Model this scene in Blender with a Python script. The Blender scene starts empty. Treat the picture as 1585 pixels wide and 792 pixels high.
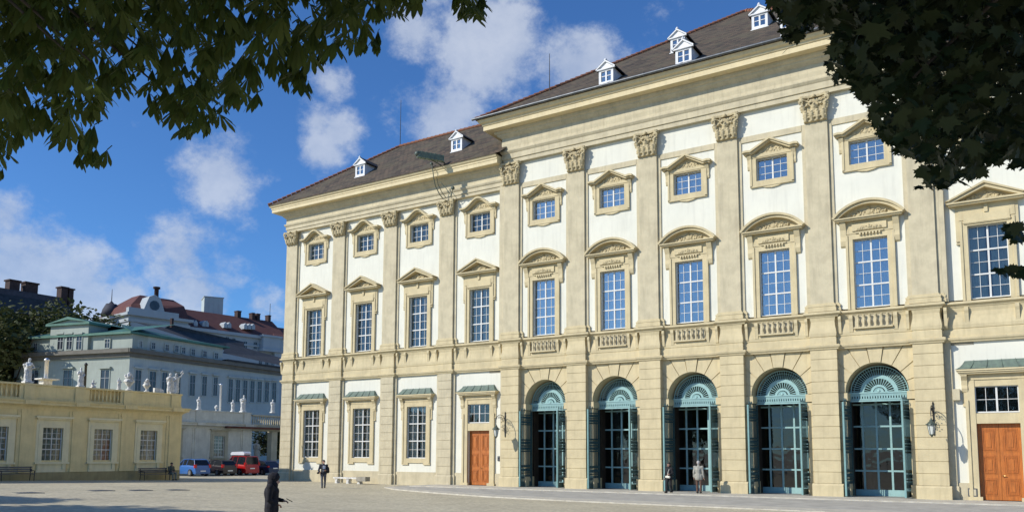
import bpy, bmesh, math, random
from mathutils import Vector, Matrix, noise
R = math.radians
random.seed(7)
C = bpy.context.scene.collection
SC = bpy.context.scene

# ------------------------------------------------------------------ camera
CAM = Vector((29.694, -45.718, 2.265))
F, CX, CY = 1273.08, 792.5, 568.0
PITCH, ROLL, YAW = 0.10474, 0.00446, 0.57328
fw = Vector((-math.sin(YAW)*math.cos(PITCH), math.cos(YAW)*math.cos(PITCH), math.sin(PITCH)))
rt0 = Vector((math.cos(YAW), math.sin(YAW), 0)); up0 = rt0.cross(fw)
rt = rt0*math.cos(ROLL)+up0*math.sin(ROLL); up = up0*math.cos(ROLL)-rt0*math.sin(ROLL)
cd = bpy.data.cameras.new('camera'); cam = bpy.data.objects.new('camera', cd); C.objects.link(cam)
m = Matrix((rt, up, -fw)).transposed().to_4x4(); m.translation = CAM; cam.matrix_world = m
cd.sensor_width = 36; cd.lens = F/1585*36
cd.shift_y = (CY-396)/1585; cd.clip_end = 6000; cd.clip_start = 0.05
SC.camera = cam

# ------------------------------------------------------------------ light
LIGHT = Vector((0.50, 0.685, -0.53)).normalized()      # direction the sunlight travels
sd = bpy.data.lights.new('sun', 'SUN'); sd.energy = 4.7; sd.angle = R(0.5); sd.color = (1, .94, .84)
sun = bpy.data.objects.new('sun', sd); C.objects.link(sun)
sun.rotation_euler = LIGHT.to_track_quat('-Z', 'Y').to_euler()
SC.view_settings.view_transform = 'Standard'; SC.view_settings.look = 'None'
SC.view_settings.exposure = 0.0; SC.view_settings.gamma = 1
W = bpy.data.worlds.new('World'); SC.world = W; W.use_nodes = True

def raydir(u, v):
    return (fw+rt*((u-CX)/F)-up*((v-CY)/F))
def at(u, v, X=None, Y=None, Z=None):
    d = raydir(u, v)
    t = (X-CAM.x)/d.x if X is not None else (Y-CAM.y)/d.y if Y is not None else (Z-CAM.z)/d.z
    return CAM+d*t
def proj(p):
    d = Vector(p)-CAM; w = d.dot(fw)
    if w <= 0: return (-9999, -9999, w)
    return (CX+F*d.dot(rt)/w, CY-F*d.dot(up)/w, w)

def world_sky():
    nt = W.node_tree; N = nt.nodes; L = nt.links; N.clear()
    out = N.new('ShaderNodeOutputWorld'); bg = N.new('ShaderNodeBackground'); bg.inputs[1].default_value = 0.108
    sky = N.new('ShaderNodeTexSky'); sky.sky_type = 'NISHITA'; sky.sun_disc = False
    sky.sun_elevation = math.asin(-LIGHT.z); sky.sun_rotation = math.atan2(-LIGHT.x, -LIGHT.y)
    sky.altitude = 200; sky.air_density = 1.0; sky.dust_density = 0.4; sky.ozone_density = 2.5
    tint = N.new('ShaderNodeMix'); tint.data_type = 'RGBA'; tint.blend_type = 'MULTIPLY'; tint.inputs[0].default_value = 1
    tint.inputs[7].default_value = SKYTINT
    L.new(sky.outputs[0], tint.inputs[6])
    tc = N.new('ShaderNodeTexCoord')
    nz = N.new('ShaderNodeTexNoise'); nz.inputs['Scale'].default_value = 8; nz.inputs['Detail'].default_value = 12; nz.inputs['Roughness'].default_value = .66
    mp = N.new('ShaderNodeMapping'); mp.inputs['Scale'].default_value = (1, 1, 1.25)
    L.new(tc.outputs['Generated'], mp.inputs[0]); L.new(mp.outputs[0], nz.inputs[0])
    nz2 = N.new('ShaderNodeTexNoise'); nz2.inputs['Scale'].default_value = 3.0; nz2.inputs['Detail'].default_value = 3
    L.new(mp.outputs[0], nz2.inputs[0])
    def math_(op, a, b, clamp=False):
        n = N.new('ShaderNodeMath'); n.operation = op; n.use_clamp = clamp
        for i, x in enumerate((a, b)):
            if isinstance(x, (int, float)): n.inputs[i].default_value = x
            elif x is not None: L.new(x, n.inputs[i])
        return n.outputs[0]
    total = None
    for (u, v, r, s) in CLOUDS:
        d = raydir(u, v).normalized()
        vm = N.new('ShaderNodeVectorMath'); vm.operation = 'DISTANCE'; vm.inputs[1].default_value = d
        L.new(tc.outputs['Generated'], vm.inputs[0])
        x = math_('DIVIDE', vm.outputs['Value'], r/F); x = math_('SUBTRACT', 1.0, x, True)
        x = math_('MULTIPLY', x, s); total = x if total is None else math_('MAXIMUM', total, x)
    # loose cloud elsewhere
    gen = math_('SUBTRACT', nz2.outputs[0], 0.52); gen = math_('MULTIPLY', gen, 0.9, True)
    total = math_('ADD', total, math_('MULTIPLY', gen, .5))
    x = math_('ADD', total, math_('MULTIPLY', math_('SUBTRACT', nz.outputs[0], .5), 2.9))
    ramp = N.new('ShaderNodeMapRange'); ramp.interpolation_type = 'SMOOTHSTEP'
    ramp.inputs['From Min'].default_value = .30; ramp.inputs['From Max'].default_value = .95
    L.new(x, ramp.inputs['Value'])
    fac = math_('MULTIPLY', ramp.outputs[0], .72)
    mix = N.new('ShaderNodeMix'); mix.data_type = 'RGBA'
    cr = N.new('ShaderNodeValToRGB'); cr.color_ramp.elements[0].position = .35; cr.color_ramp.elements[1].position = .7
    cr.color_ramp.elements[0].color = CLOUDLO; cr.color_ramp.elements[1].color = CLOUDHI
    L.new(nz.outputs[0], cr.inputs[0])
    L.new(fac, mix.inputs[0]); L.new(tint.outputs[2], mix.inputs[6]); L.new(cr.outputs[0], mix.inputs[7])
    L.new(mix.outputs[2], bg.inputs[0]); L.new(bg.outputs[0], out.inputs[0])
SKYTINT = (.53, .93, 1.42, 1)
CLOUDLO = (3.6, 4.4, 6.0, 1); CLOUDHI = (6.4, 6.9, 7.8, 1)
CLOUDS = [(760, 85, 135, 1.1), (885, 110, 100, 1.25), (690, 175, 115, 1.05), (492, 188, 48, .95), (522, 205, 55, 1.0), (500, 232, 55, 1.05), (345, 265, 110, 1.0), (285, 395, 95, 1.2), (310, 445, 95, 1.2),
          (30, 425, 130, 1.4), (115, 450, 110, 1.3), (10, 335, 60, 1.1), (190, 462, 60, 1.2), (512, 130, 45, .85), (640, 50, 90, .9), (400, 470, 60, .8)]
world_sky()

# ------------------------------------------------------------------ materials
MATS = {}
def mat(name, col, rough=.8, var=.12, scale=2.0, bump=.15, bscale=40, metal=0, col2=None, spec=.5, dirt=0.0, stretch=(1, 1, 1)):
    if name in MATS: return MATS[name]
    M = bpy.data.materials.new(name); M.use_nodes = True; nt = M.node_tree; N = nt.nodes; L = nt.links
    b = N['Principled BSDF']; b.inputs['Roughness'].default_value = rough; b.inputs['Metallic'].default_value = metal
    b.inputs['Specular IOR Level'].default_value = spec
    tc = N.new('ShaderNodeTexCoord')
    mp = N.new('ShaderNodeMapping'); mp.inputs['Scale'].default_value = stretch; L.new(tc.outputs['Object'], mp.inputs[0])
    nz = N.new('ShaderNodeTexNoise'); nz.inputs['Scale'].default_value = scale; nz.inputs['Detail'].default_value = 6; nz.inputs['Roughness'].default_value = .65
    L.new(mp.outputs[0], nz.inputs[0])
    mx = N.new('ShaderNodeMix'); mx.data_type = 'RGBA'
    c2 = col2 or tuple(c*(1-var*2) for c in col)
    mx.inputs[6].default_value = (*[min(1, c*(1+var*.6)) for c in col], 1) if not col2 else (*col, 1)
    mx.inputs[7].default_value = (*c2, 1)
    rp = N.new('ShaderNodeMapRange'); rp.inputs['From Min'].default_value = .36; rp.inputs['From Max'].default_value = .66
    L.new(nz.outputs[0], rp.inputs['Value']); L.new(rp.outputs[0], mx.inputs[0])
    last = mx.outputs[2]
    if dirt > 0:      # vertical rain streaks and grime
        mp2 = N.new('ShaderNodeMapping'); mp2.inputs['Scale'].default_value = (3.5, 3.5, .35); L.new(tc.outputs['Object'], mp2.inputs[0])
        n2 = N.new('ShaderNodeTexNoise'); n2.inputs['Scale'].default_value = 1.6; n2.inputs['Detail'].default_value = 8; L.new(mp2.outputs[0], n2.inputs[0])
        r2 = N.new('ShaderNodeMapRange'); r2.inputs['From Min'].default_value = .5; r2.inputs['From Max'].default_value = .72; r2.inputs['To Max'].default_value = dirt
        L.new(n2.outputs[0], r2.inputs['Value'])
        m2 = N.new('ShaderNodeMix'); m2.data_type = 'RGBA'; L.new(r2.outputs[0], m2.inputs[0]); L.new(last, m2.inputs[6])
        m2.inputs[7].default_value = (*[c*.45 for c in col], 1); last = m2.outputs[2]
    L.new(last, b.inputs['Base Color'])
    if bump > 0:
        n3 = N.new('ShaderNodeTexNoise'); n3.inputs['Scale'].default_value = bscale; n3.inputs['Detail'].default_value = 4; L.new(tc.outputs['Object'], n3.inputs[0])
        bp = N.new('ShaderNodeBump'); bp.inputs['Strength'].default_value = bump; bp.inputs['Distance'].default_value = .02
        L.new(n3.outputs[0], bp.inputs['Height']); L.new(bp.outputs[0], b.inputs['Normal'])
    MATS[name] = M; return M

def glass_mat(name, refl, tint, rough=.02):
    M = bpy.data.materials.new(name); M.use_nodes = True; nt = M.node_tree; N = nt.nodes; L = nt.links; N.clear()
    out = N.new('ShaderNodeOutputMaterial'); mx = N.new('ShaderNodeMixShader'); tr = N.new('ShaderNodeBsdfTransparent'); tr.inputs[0].default_value = (*tint, 1)
    oi = N.new('ShaderNodeObjectInfo')
    gl = N.new('ShaderNodeBsdfGlossy'); gl.inputs['Roughness'].default_value = rough; gl.inputs[0].default_value = (.95, .97, 1, 1)
    fr = N.new('ShaderNodeFresnel'); fr.inputs[0].default_value = 1.5
    ad = N.new('ShaderNodeMath'); ad.operation = 'ADD'; ad.use_clamp = True; ad.inputs[1].default_value = refl
    nz = N.new('ShaderNodeTexNoise'); nz.inputs['Scale'].default_value = 1.3; tc = N.new('ShaderNodeTexCoord'); va = N.new('ShaderNodeVectorMath'); va.operation = 'ADD'; L.new(tc.outputs['Object'], va.inputs[0]); vs_ = N.new('ShaderNodeVectorMath'); vs_.operation = 'SCALE'; vs_.inputs[3].default_value = 40
    cx_ = N.new('ShaderNodeCombineXYZ'); L.new(oi.outputs['Random'], cx_.inputs[0]); L.new(oi.outputs['Random'], cx_.inputs[2]); L.new(cx_.outputs[0], vs_.inputs[0]); L.new(vs_.outputs[0], va.inputs[1]); L.new(va.outputs[0], nz.inputs[0])
    bp = N.new('ShaderNodeBump'); bp.inputs['Strength'].default_value = .3; bp.inputs['Distance'].default_value = .03; L.new(nz.outputs[0], bp.inputs['Height']); L.new(bp.outputs[0], gl.inputs['Normal'])
    L.new(fr.outputs[0], ad.inputs[0]); L.new(ad.outputs[0], mx.inputs[0]); L.new(tr.outputs[0], mx.inputs[1]); L.new(gl.outputs[0], mx.inputs[2]); L.new(mx.outputs[0], out.inputs[0])
    MATS[name] = M; return M

def tile_mat(name, c1, c2, c3, mort, scale=1.0, bw=.3, rh=.22, bump=.5):
    M = bpy.data.materials.new(name); M.use_nodes = True; nt = M.node_tree; N = nt.nodes; L = nt.links; b = N['Principled BSDF']; b.inputs['Roughness'].default_value = .9
    uv = N.new('ShaderNodeUVMap'); uv.uv_map = 'UVMap'
    br = N.new('ShaderNodeTexBrick'); br.inputs['Scale'].default_value = scale; br.inputs['Brick Width'].default_value = bw; br.inputs['Row Height'].default_value = rh
    br.inputs['Mortar Size'].default_value = .018; br.inputs['Color1'].default_value = (*c1, 1); br.inputs['Color2'].default_value = (*c2, 1); br.inputs['Mortar'].default_value = (*mort, 1)
    L.new(uv.outputs[0], br.inputs[0])
    nz = N.new('ShaderNodeTexNoise'); nz.inputs['Scale'].default_value = .6; nz.inputs['Detail'].default_value = 7; L.new(uv.outputs[0], nz.inputs[0])
    rp = N.new('ShaderNodeMapRange'); rp.inputs['From Min'].default_value = .45; rp.inputs['From Max'].default_value = .7; L.new(nz.outputs[0], rp.inputs['Value'])
    mx = N.new('ShaderNodeMix'); mx.data_type = 'RGBA'; mx.inputs[7].default_value = (*c3, 1)
    L.new(rp.outputs[0], mx.inputs[0]); L.new(br.outputs[0], mx.inputs[6]); L.new(mx.outputs[2], b.inputs['Base Color'])
    bp = N.new('ShaderNodeBump'); bp.inputs['Strength'].default_value = bump; bp.inputs['Distance'].default_value = .03; bp.invert = True
    L.new(br.outputs['Fac'], bp.inputs['Height']); L.new(bp.outputs[0], b.inputs['Normal'])
    MATS[name] = M; return M

def leaf_mat(name, c, c2, trans=.25):
    M = bpy.data.materials.new(name); M.use_nodes = True; nt = M.node_tree; N = nt.nodes; L = nt.links; N.clear()
    out = N.new('ShaderNodeOutputMaterial'); b = N.new('ShaderNodeBsdfPrincipled'); b.inputs['Roughness'].default_value = .55; b.inputs['Specular IOR Level'].default_value = .3
    tr = N.new('ShaderNodeBsdfTranslucent'); mx = N.new('ShaderNodeMixShader'); mx.inputs[0].default_value = trans
    tc = N.new('ShaderNodeTexCoord'); nz = N.new('ShaderNodeTexNoise'); nz.inputs['Scale'].default_value = 3.5; nz.inputs['Detail'].default_value = 3; L.new(tc.outputs['Object'], nz.inputs[0])
    cm = N.new('ShaderNodeMix'); cm.data_type = 'RGBA'; cm.inputs[6].default_value = (*c, 1); cm.inputs[7].default_value = (*c2, 1); L.new(nz.outputs[0], cm.inputs[0])
    L.new(cm.outputs[2], b.inputs['Base Color']); L.new(cm.outputs[2], tr.inputs[0])
    L.new(b.outputs[0], mx.inputs[1]); L.new(tr.outputs[0], mx.inputs[2]); L.new(mx.outputs[0], out.inputs[0])
    MATS[name] = M; return M

WHITE = mat('white stucco', (.70, .69, .59), .9, .03, .7, .12, 30, dirt=.16)
TRIM = mat('ochre stucco', (.585, .495, .30), .9, .08, 1.0, .25, 26, dirt=.22)
TRIM2 = mat('grey ochre stucco', (.545, .48, .325), .9, .08, 1.3, .3, 34, dirt=.28)
CORN = mat('cornice paint', (.66, .56, .345), .85, .05, 1.5, .1, 30, dirt=.18)
STONE = mat('carved stone', (.50, .42, .25), .9, .14, 6, .3, 40, dirt=.2)
SASH = mat('white sash paint', (.64, .64, .60), .5, .03, 3, 0)
CURT = mat('curtain cloth', (.46, .50, .47), .9, .1, 3, 0)
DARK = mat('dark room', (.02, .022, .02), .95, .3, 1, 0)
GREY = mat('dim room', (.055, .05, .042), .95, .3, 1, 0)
def vary(M, lo):
    nt = M.node_tree; N = nt.nodes; L = nt.links; b = N['Principled BSDF']; src = b.inputs['Base Color'].links[0].from_socket
    oi = N.new('ShaderNodeObjectInfo'); mr = N.new('ShaderNodeMapRange'); mr.inputs['To Min'].default_value = lo; L.new(oi.outputs['Random'], mr.inputs['Value'])
    vm = N.new('ShaderNodeVectorMath'); vm.operation = 'SCALE'; L.new(src, vm.inputs[0]); L.new(mr.outputs[0], vm.inputs[3]); L.new(vm.outputs[0], b.inputs['Base Color'])
CURTW = mat('pale curtain cloth', (.66, .67, .62), .9, .1, 3, 0)
vary(CURT, .35); vary(CURTW, .6)
GLASS = glass_mat('window glass', .26, (.92, .95, .95))
GLASSL = glass_mat('wing glass', .05, (.9, .95, .92))
GLASSD = glass_mat('door glass', .03, (.55, .55, .45))
COPPER = mat('green copper', (.145, .20, .15), .65, .2, 5, .15, 30, col2=(.10, .13, .11), dirt=.3)
TEAL = mat('teal gate paint', (.17, .315, .305), .5, .08, 4, .05, 30)
TEALD = mat('shaded teal gate paint', (.035, .085, .09), .5, .1, 4, .05, 30)  # same paint as TEAL; shade on the gate leaves put into the colour
WOOD = mat('orange brown door wood', (.48, .145, .022), .45, .18, 3, .08, 30, stretch=(6, 6, .6))
IRON = mat('black iron', (.03, .032, .035), .5, .2, 8, .1, 40, metal=.3)
IRONG = mat('greenish iron', (.10, .125, .10), .5, .2, 8, .1, 40, metal=.3)
ROOF = tile_mat('brown roof tiles', (.04, .032, .022), (.115, .08, .05), (.09, .075, .045), (.018, .014, .01), bw=.42, rh=.34)
RIDGE = mat('ridge tiles', (.30, .11, .05), .9, .25, 8, .3, 30, col2=(.12, .07, .05))
DORM = mat('dormer white paint', (.72, .73, .73), .6, .08, 3, .1, dirt=.35)
ZINC = mat('zinc gutter', (.12, .13, .14), .45, .15, 3, .05, 30, metal=.6)
YEL = mat('yellow stucco', (.84, .68, .35), .9, .06, 1.2, .2, 26, dirt=.2)
YEL2 = mat('pale yellow stucco', (.88, .78, .50), .9, .05, 1.2, .2, 26, dirt=.15)
YELD = mat('yellow plinth', (.42, .34, .17), .9, .1, 1.2, .2, 26, dirt=.4)
LEAD = mat('lead flashing', (.12, .13, .14), .6, .2, 4, .1, 30)
MARBLE = mat('white statue stone', (.70, .69, .65), .85, .16, 7, .5, 30, dirt=.6)
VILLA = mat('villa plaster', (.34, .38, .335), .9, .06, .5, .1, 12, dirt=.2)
VILLAB = mat('villa shade side plaster', (.42, .46, .44), .9, .06, .5, .1, 12, dirt=.2)  # same plaster retoned; bluish light of the unlit face put into the colour
VBAND = mat('villa cornice', (.16, .15, .125), .9, .1, 1, .1, 12)
VGREEN = mat('villa green sheet roof', (.06, .17, .125), .6, .15, 1, .05, 12, dirt=.2)
VDARK = mat('villa dark roof', (.045, .045, .045), .85, .25, 1.2, .1, 12)
VWIN = mat('distant window glass', (.03, .035, .045), .15, .2, 1, 0)
RROOF = mat('red tile roof', (.13, .048, .038), .9, .2, .8, .2, 6, col2=(.10, .035, .03))
BRICK = mat('dark brick', (.055, .032, .028), .9, .2, 2, .2, 10)
SLATE = mat('slate roof', (.05, .05, .065), .8, .2, 1, .1, 8)
BARK = mat('bark', (.07, .055, .04), .95, .3, 6, .6, 20)

# ------------------------------------------------------------------ mesh helpers
class MB:
    def __init__(s): s.v = []; s.f = []; s.m = []; s.uv = {}; s.sm = []
    def add(s, vs, fs, mi=0, smooth=False):
        b = len(s.v); s.v += [tuple(v) for v in vs]
        for f in fs: s.f.append(tuple(b+i for i in f)); s.m.append(mi); s.sm.append(smooth)
    def box(s, x0, x1, y0, y1, z0, z1, mi=0):
        s.add([(x, y, z) for z in (z0, z1) for y in (y0, y1) for x in (x0, x1)],
              [(0, 2, 3, 1), (4, 5, 7, 6), (0, 1, 5, 4), (2, 6, 7, 3), (0, 4, 6, 2), (1, 3, 7, 5)], mi)
    def prism(s, poly, axis, a, b, mi=0, smooth=False, caps=True):      # poly: 2D points extruded along an axis
        n = len(poly)
        def P(p, t):
            return {'x': (t, p[0], p[1]), 'y': (p[0], t, p[1]), 'z': (p[0], p[1], t)}[axis]
        vs = [P(p, a) for p in poly]+[P(p, b) for p in poly]
        s.add(vs, [(i, (i+1) % n, n+(i+1) % n, n+i) for i in range(n)], mi, smooth)
        if caps: s.add(vs, [tuple(range(n-1, -1, -1)), tuple(range(n, 2*n))], mi)
    def tube(s, pts, r, n=6, mi=0, caps=True, smooth=True):
        pts = [Vector(p) for p in pts]; rs = r if isinstance(r, (list, tuple)) else [r]*len(pts)
        vs = []; prev = None
        for i, p in enumerate(pts):
            t = (pts[min(i+1, len(pts)-1)]-pts[max(i-1, 0)]).normalized()
            if prev is None: a = t.orthogonal().normalized()
            else: a = (prev-t*prev.dot(t)); a = a.normalized() if a.length > 1e-5 else t.orthogonal().normalized()
            prev = a; b = t.cross(a)
            for k in range(n):
                an = 2*math.pi*k/n; vs.append(p+(a*math.cos(an)+b*math.sin(an))*rs[i])
        fs = [(i*n+k, i*n+(k+1) % n, (i+1)*n+(k+1) % n, (i+1)*n+k) for i in range(len(pts)-1) for k in range(n)]
        s.add(vs, fs, mi, smooth)
        if caps: s.add(vs[:n], [tuple(range(n-1, -1, -1))], mi); s.add(vs[-n:], [tuple(range(n))], mi)
    def lathe(s, prof, c=(0, 0, 0), n=12, mi=0, smooth=True, squash=(1, 1)):   # prof [(r,z)]
        vs = [(c[0]+r*math.cos(2*math.pi*k/n)*squash[0], c[1]+r*math.sin(2*math.pi*k/n)*squash[1], c[2]+z) for r, z in prof for k in range(n)]
        s.add(vs, [(i*n+k, i*n+(k+1) % n, (i+1)*n+(k+1) % n, (i+1)*n+k) for i in range(len(prof)-1) for k in range(n)], mi, smooth)
        s.add(vs[:n], [tuple(range(n-1, -1, -1))], mi); s.add(vs[-n:], [tuple(range(n))], mi)
    def ball(s, c, r, n=8, mi=0, sc=(1, 1, 1)):
        prof = [(math.sin(math.pi*i/n)*r, -math.cos(math.pi*i/n)*r) for i in range(n+1)]
        prof[0] = (1e-4, -r); prof[-1] = (1e-4, r)
        vs = [(c[0]+q*math.cos(2*math.pi*k/(n+2))*sc[0], c[1]+q*math.sin(2*math.pi*k/(n+2))*sc[1], c[2]+z*sc[2]) for q, z in prof for k in range(n+2)]
        w = n+2
        s.add(vs, [(i*w+k, i*w+(k+1) % w, (i+1)*w+(k+1) % w, (i+1)*w+k) for i in range(n) for k in range(w)], mi, True)
        s.add(vs[:w], [tuple(range(w-1, -1, -1))], mi); s.add(vs[-w:], [tuple(range(w))], mi)
    def quad(s, a, b, c, d, mi=0): s.add([a, b, c, d], [(0, 1, 2, 3)], mi)
    def build(s, name, mats, parent=None, loc=None, uvf=None):
        if not isinstance(mats, (list, tuple)): mats = [mats]
        me = bpy.data.meshes.new(name); me.from_pydata(s.v, [], s.f)
        for M in mats: me.materials.append(M)
        me.polygons.foreach_set('material_index', s.m); me.polygons.foreach_set('use_smooth', s.sm)
        if uvf:
            ul = me.uv_layers.new(name='UVMap')
            for p in me.polygons:
                for li in p.loop_indices: ul.data[li].uv = uvf(me.vertices[me.loops[li].vertex_index].co, p.normal)
        me.update()
        return obj(name, me, parent, loc)
def obj(name, me, parent=None, loc=None):
    o = bpy.data.objects.new(name, me); C.objects.link(o)
    if parent is not None: o.parent = parent
    if loc is not None: o.location = loc
    return o
def empty(name, loc=(0, 0, 0), rz=0):
    o = bpy.data.objects.new(name, None); C.objects.link(o); o.location = loc; o.rotation_euler = (0, 0, rz); o.empty_display_size = .3; return o
def tag(o, label, cat, group=None):
    o['label'] = label; o['category'] = cat
    if group: o['group'] = group
    return o
def struct(o, kind='structure'): o['kind'] = kind; return o
def copy_tree(o, parent=None):
    c = o.copy(); C.objects.link(c); c.parent = parent
    for ch in o.children: copy_tree(ch, c)
    return c
def remeshed(mb, name, mats, voxel, parent=None, loc=None, smooth=2, rough=0.0, rscale=6, rz=None):
    me = bpy.data.meshes.new('tmp'); me.from_pydata(mb.v, [], mb.f); me.update()
    t = bpy.data.objects.new('tmp', me); C.objects.link(t)
    # normals outward
    bm = bmesh.new(); bm.from_mesh(me); bmesh.ops.recalc_face_normals(bm, faces=bm.faces); bm.to_mesh(me); bm.free()
    md = t.modifiers.new('r', 'REMESH'); md.mode = 'VOXEL'; md.voxel_size = voxel; md.use_smooth_shade = True
    if smooth: ms = t.modifiers.new('s', 'SMOOTH'); ms.iterations = smooth; ms.factor = .5
    dg = bpy.context.evaluated_depsgraph_get(); dg.update()
    nm = bpy.data.meshes.new_from_object(t.evaluated_get(dg)); bpy.data.objects.remove(t); bpy.data.meshes.remove(me)
    nm.name = name; nm.materials.clear()
    for M in (mats if isinstance(mats, (list, tuple)) else [mats]): nm.materials.append(M)
    if rough:
        for v in nm.vertices:
            n = v.normal; k = noise.noise(v.co*rscale)+.5*noise.noise(v.co*rscale*2.3); v.co += n*(rough*k)
    nm.update()
    return obj(name, nm, parent, loc)
def capsule(mb, a, b, ra, rb, n=10):
    a = Vector(a); b = Vector(b); d = b-a; L = max(d.length, 1e-4); t = d/L
    pts = []; rs = []
    for i in range(5):
        an = math.pi/2*i/4; pts.append(a-t*ra*math.cos(an)); rs.append(max(1e-4, ra*math.sin(an)))
    for i in range(5):
        an = math.pi/2*(4-i)/4; pts.append(b+t*rb*math.cos(an)); rs.append(max(1e-4, rb*math.sin(an)))
    mb.tube(pts, rs, n)

# ------------------------------------------------------------------ ground
def sst(a, b, x):
    t = min(1, max(0, (x-a)/(b-a))); return t*t*(3-2*t)
def gz(x, y):
    k = sst(-18, 2, x)
    z = .02*max(0., min(34, -y)-11*k)+.004*max(0, min(30, -x-4))*(1-k)
    if y > 4: z -= .006*min(y-4, 60)
    return z
def ground_at(u, v):
    z = 0
    for _ in range(12):
        p = at(u, v, Z=z); z = gz(p.x, p.y)
    p.z = z; return p
def ground():
    mb = MB(); xs = [-2500, -900, -400, -200, -120]+[-90+3*i for i in range(61)]+[120, 200, 400, 900, 2500]
    ys = [-1500, -500, -200, -120]+[-80+2.5*i for i in range(57)]+[80, 120, 200, 400, 900, 3000]
    n = len(xs); mb.add([(x, y, gz(x, y)) for y in ys for x in xs], [(j*n+i, j*n+i+1, (j+1)*n+i+1, (j+1)*n+i) for j in range(len(ys)-1) for i in range(n-1)], 0, True)
    M = bpy.data.materials.new('court paving'); M.use_nodes = True; nt = M.node_tree; N = nt.nodes; L = nt.links; b = N['Principled BSDF']; b.inputs['Roughness'].default_value = .92
    tc = N.new('ShaderNodeTexCoord')
    vo = N.new('ShaderNodeTexVoronoi'); vo.inputs['Scale'].default_value = 7.5; vo.feature = 'F1'; L.new(tc.outputs['Object'], vo.inputs[0])
    nz = N.new('ShaderNodeTexNoise'); nz.inputs['Scale'].default_value = .22; nz.inputs['Detail'].default_value = 9; nz.inputs['Roughness'].default_value = .7; L.new(tc.outputs['Object'], nz.inputs[0])
    c1 = N.new('ShaderNodeMix'); c1.data_type = 'RGBA'; c1.inputs[6].default_value = (.59, .53, .37, 1); c1.inputs[7].default_value = (.46, .41, .285, 1)
    rp = N.new('ShaderNodeMapRange'); rp.inputs['From Min'].default_value = .35; rp.inputs['From Max'].default_value = .68; L.new(nz.outputs[0], rp.inputs['Value']); L.new(rp.outputs[0], c1.inputs[0])
    c2 = N.new('ShaderNodeMix'); c2.data_type = 'RGBA'; c2.blend_type = 'MULTIPLY'; c2.inputs[0].default_value = .3
    n5 = N.new('ShaderNodeTexNoise'); n5.inputs['Scale'].default_value = .9; n5.inputs['Detail'].default_value = 10; n5.inputs['Roughness'].default_value = .75
    m5 = N.new('ShaderNodeMapping'); m5.inputs['Scale'].default_value = (.35, 1.3, 1); m5.inputs['Rotation'].default_value = (0, 0, .35); L.new(tc.outputs['Object'], m5.inputs[0]); L.new(m5.outputs[0], n5.inputs[0])
    r5 = N.new('ShaderNodeMapRange'); r5.inputs['From Min'].default_value = .53; r5.inputs['From Max'].default_value = .66; r5.inputs['To Max'].default_value = .45; L.new(n5.outputs[0], r5.inputs['Value'])
    c5 = N.new('ShaderNodeMix'); c5.data_type = 'RGBA'; c5.inputs[7].default_value = (.27, .25, .2, 1); L.new(r5.outputs[0], c5.inputs[0]); L.new(c1.outputs[2], c5.inputs[6]); c1 = c5
    sp = N.new('ShaderNodeSeparateColor'); L.new(vo.outputs['Color'], sp.inputs[0]); cb = N.new('ShaderNodeCombineColor')
    for i in range(3): L.new(sp.outputs[0], cb.inputs[i])
    L.new(c1.outputs[2], c2.inputs[6]); L.new(cb.outputs[0], c2.inputs[7]); L.new(c2.outputs[2], b.inputs['Base Color'])
    bp = N.new('ShaderNodeBump'); bp.inputs['Strength'].default_value = .6; bp.inputs['Distance'].default_value = .02; bp.invert = True
    L.new(vo.outputs['Distance'], bp.inputs['Height']); L.new(bp.outputs[0], b.inputs['Normal'])
    struct(mb.build('ground', M))
ground()
def pavement():
    edge = [(-7.2, -2.4), (-6.9, -4.4), (-4.5, -6.2), (0.5, -8.3), (5, -9.8), (10, -10.6), (16, -11.0), (24, -11.4), (34, -12.2), (48, -13.5)]
    mb = MB(); poly = edge+[(48, .9), (-7.2, .9)]
    mb.add([(x, y, .07) for x, y in poly], [tuple(range(len(poly)))], 0)
    n = len(edge)
    vs = []
    for (x, y) in edge: vs += [(x, y-.02, -.1), (x, y, .07)]
    mb.add(vs, [(2*i, 2*i+2, 2*i+3, 2*i+1) for i in range(n-1)], 1)
    # kerb band and slabs nearer the house
    inner = [(x+.15, y*.86, .075) for x, y in edge]
    mb.add([(x, y, .075) for x, y in edge]+inner, [(i, i+1, n+i+1, n+i) for i in range(n-1)], 1)
    A = mat('grey paving slabs', (.40, .385, .34), .9, .12, 1.1, .2, 20, dirt=.2)
    B_ = mat('pale kerb stone', (.50, .47, .39), .9, .12, 2, .2, 20, dirt=.15)
    struct(mb.build('pavement', [A, B_]))
    mb = MB(); mb.box(-6.3, 47, -2.6, .5, .05, .13); struct(mb.build('pavement', B_))
pavement()

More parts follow.
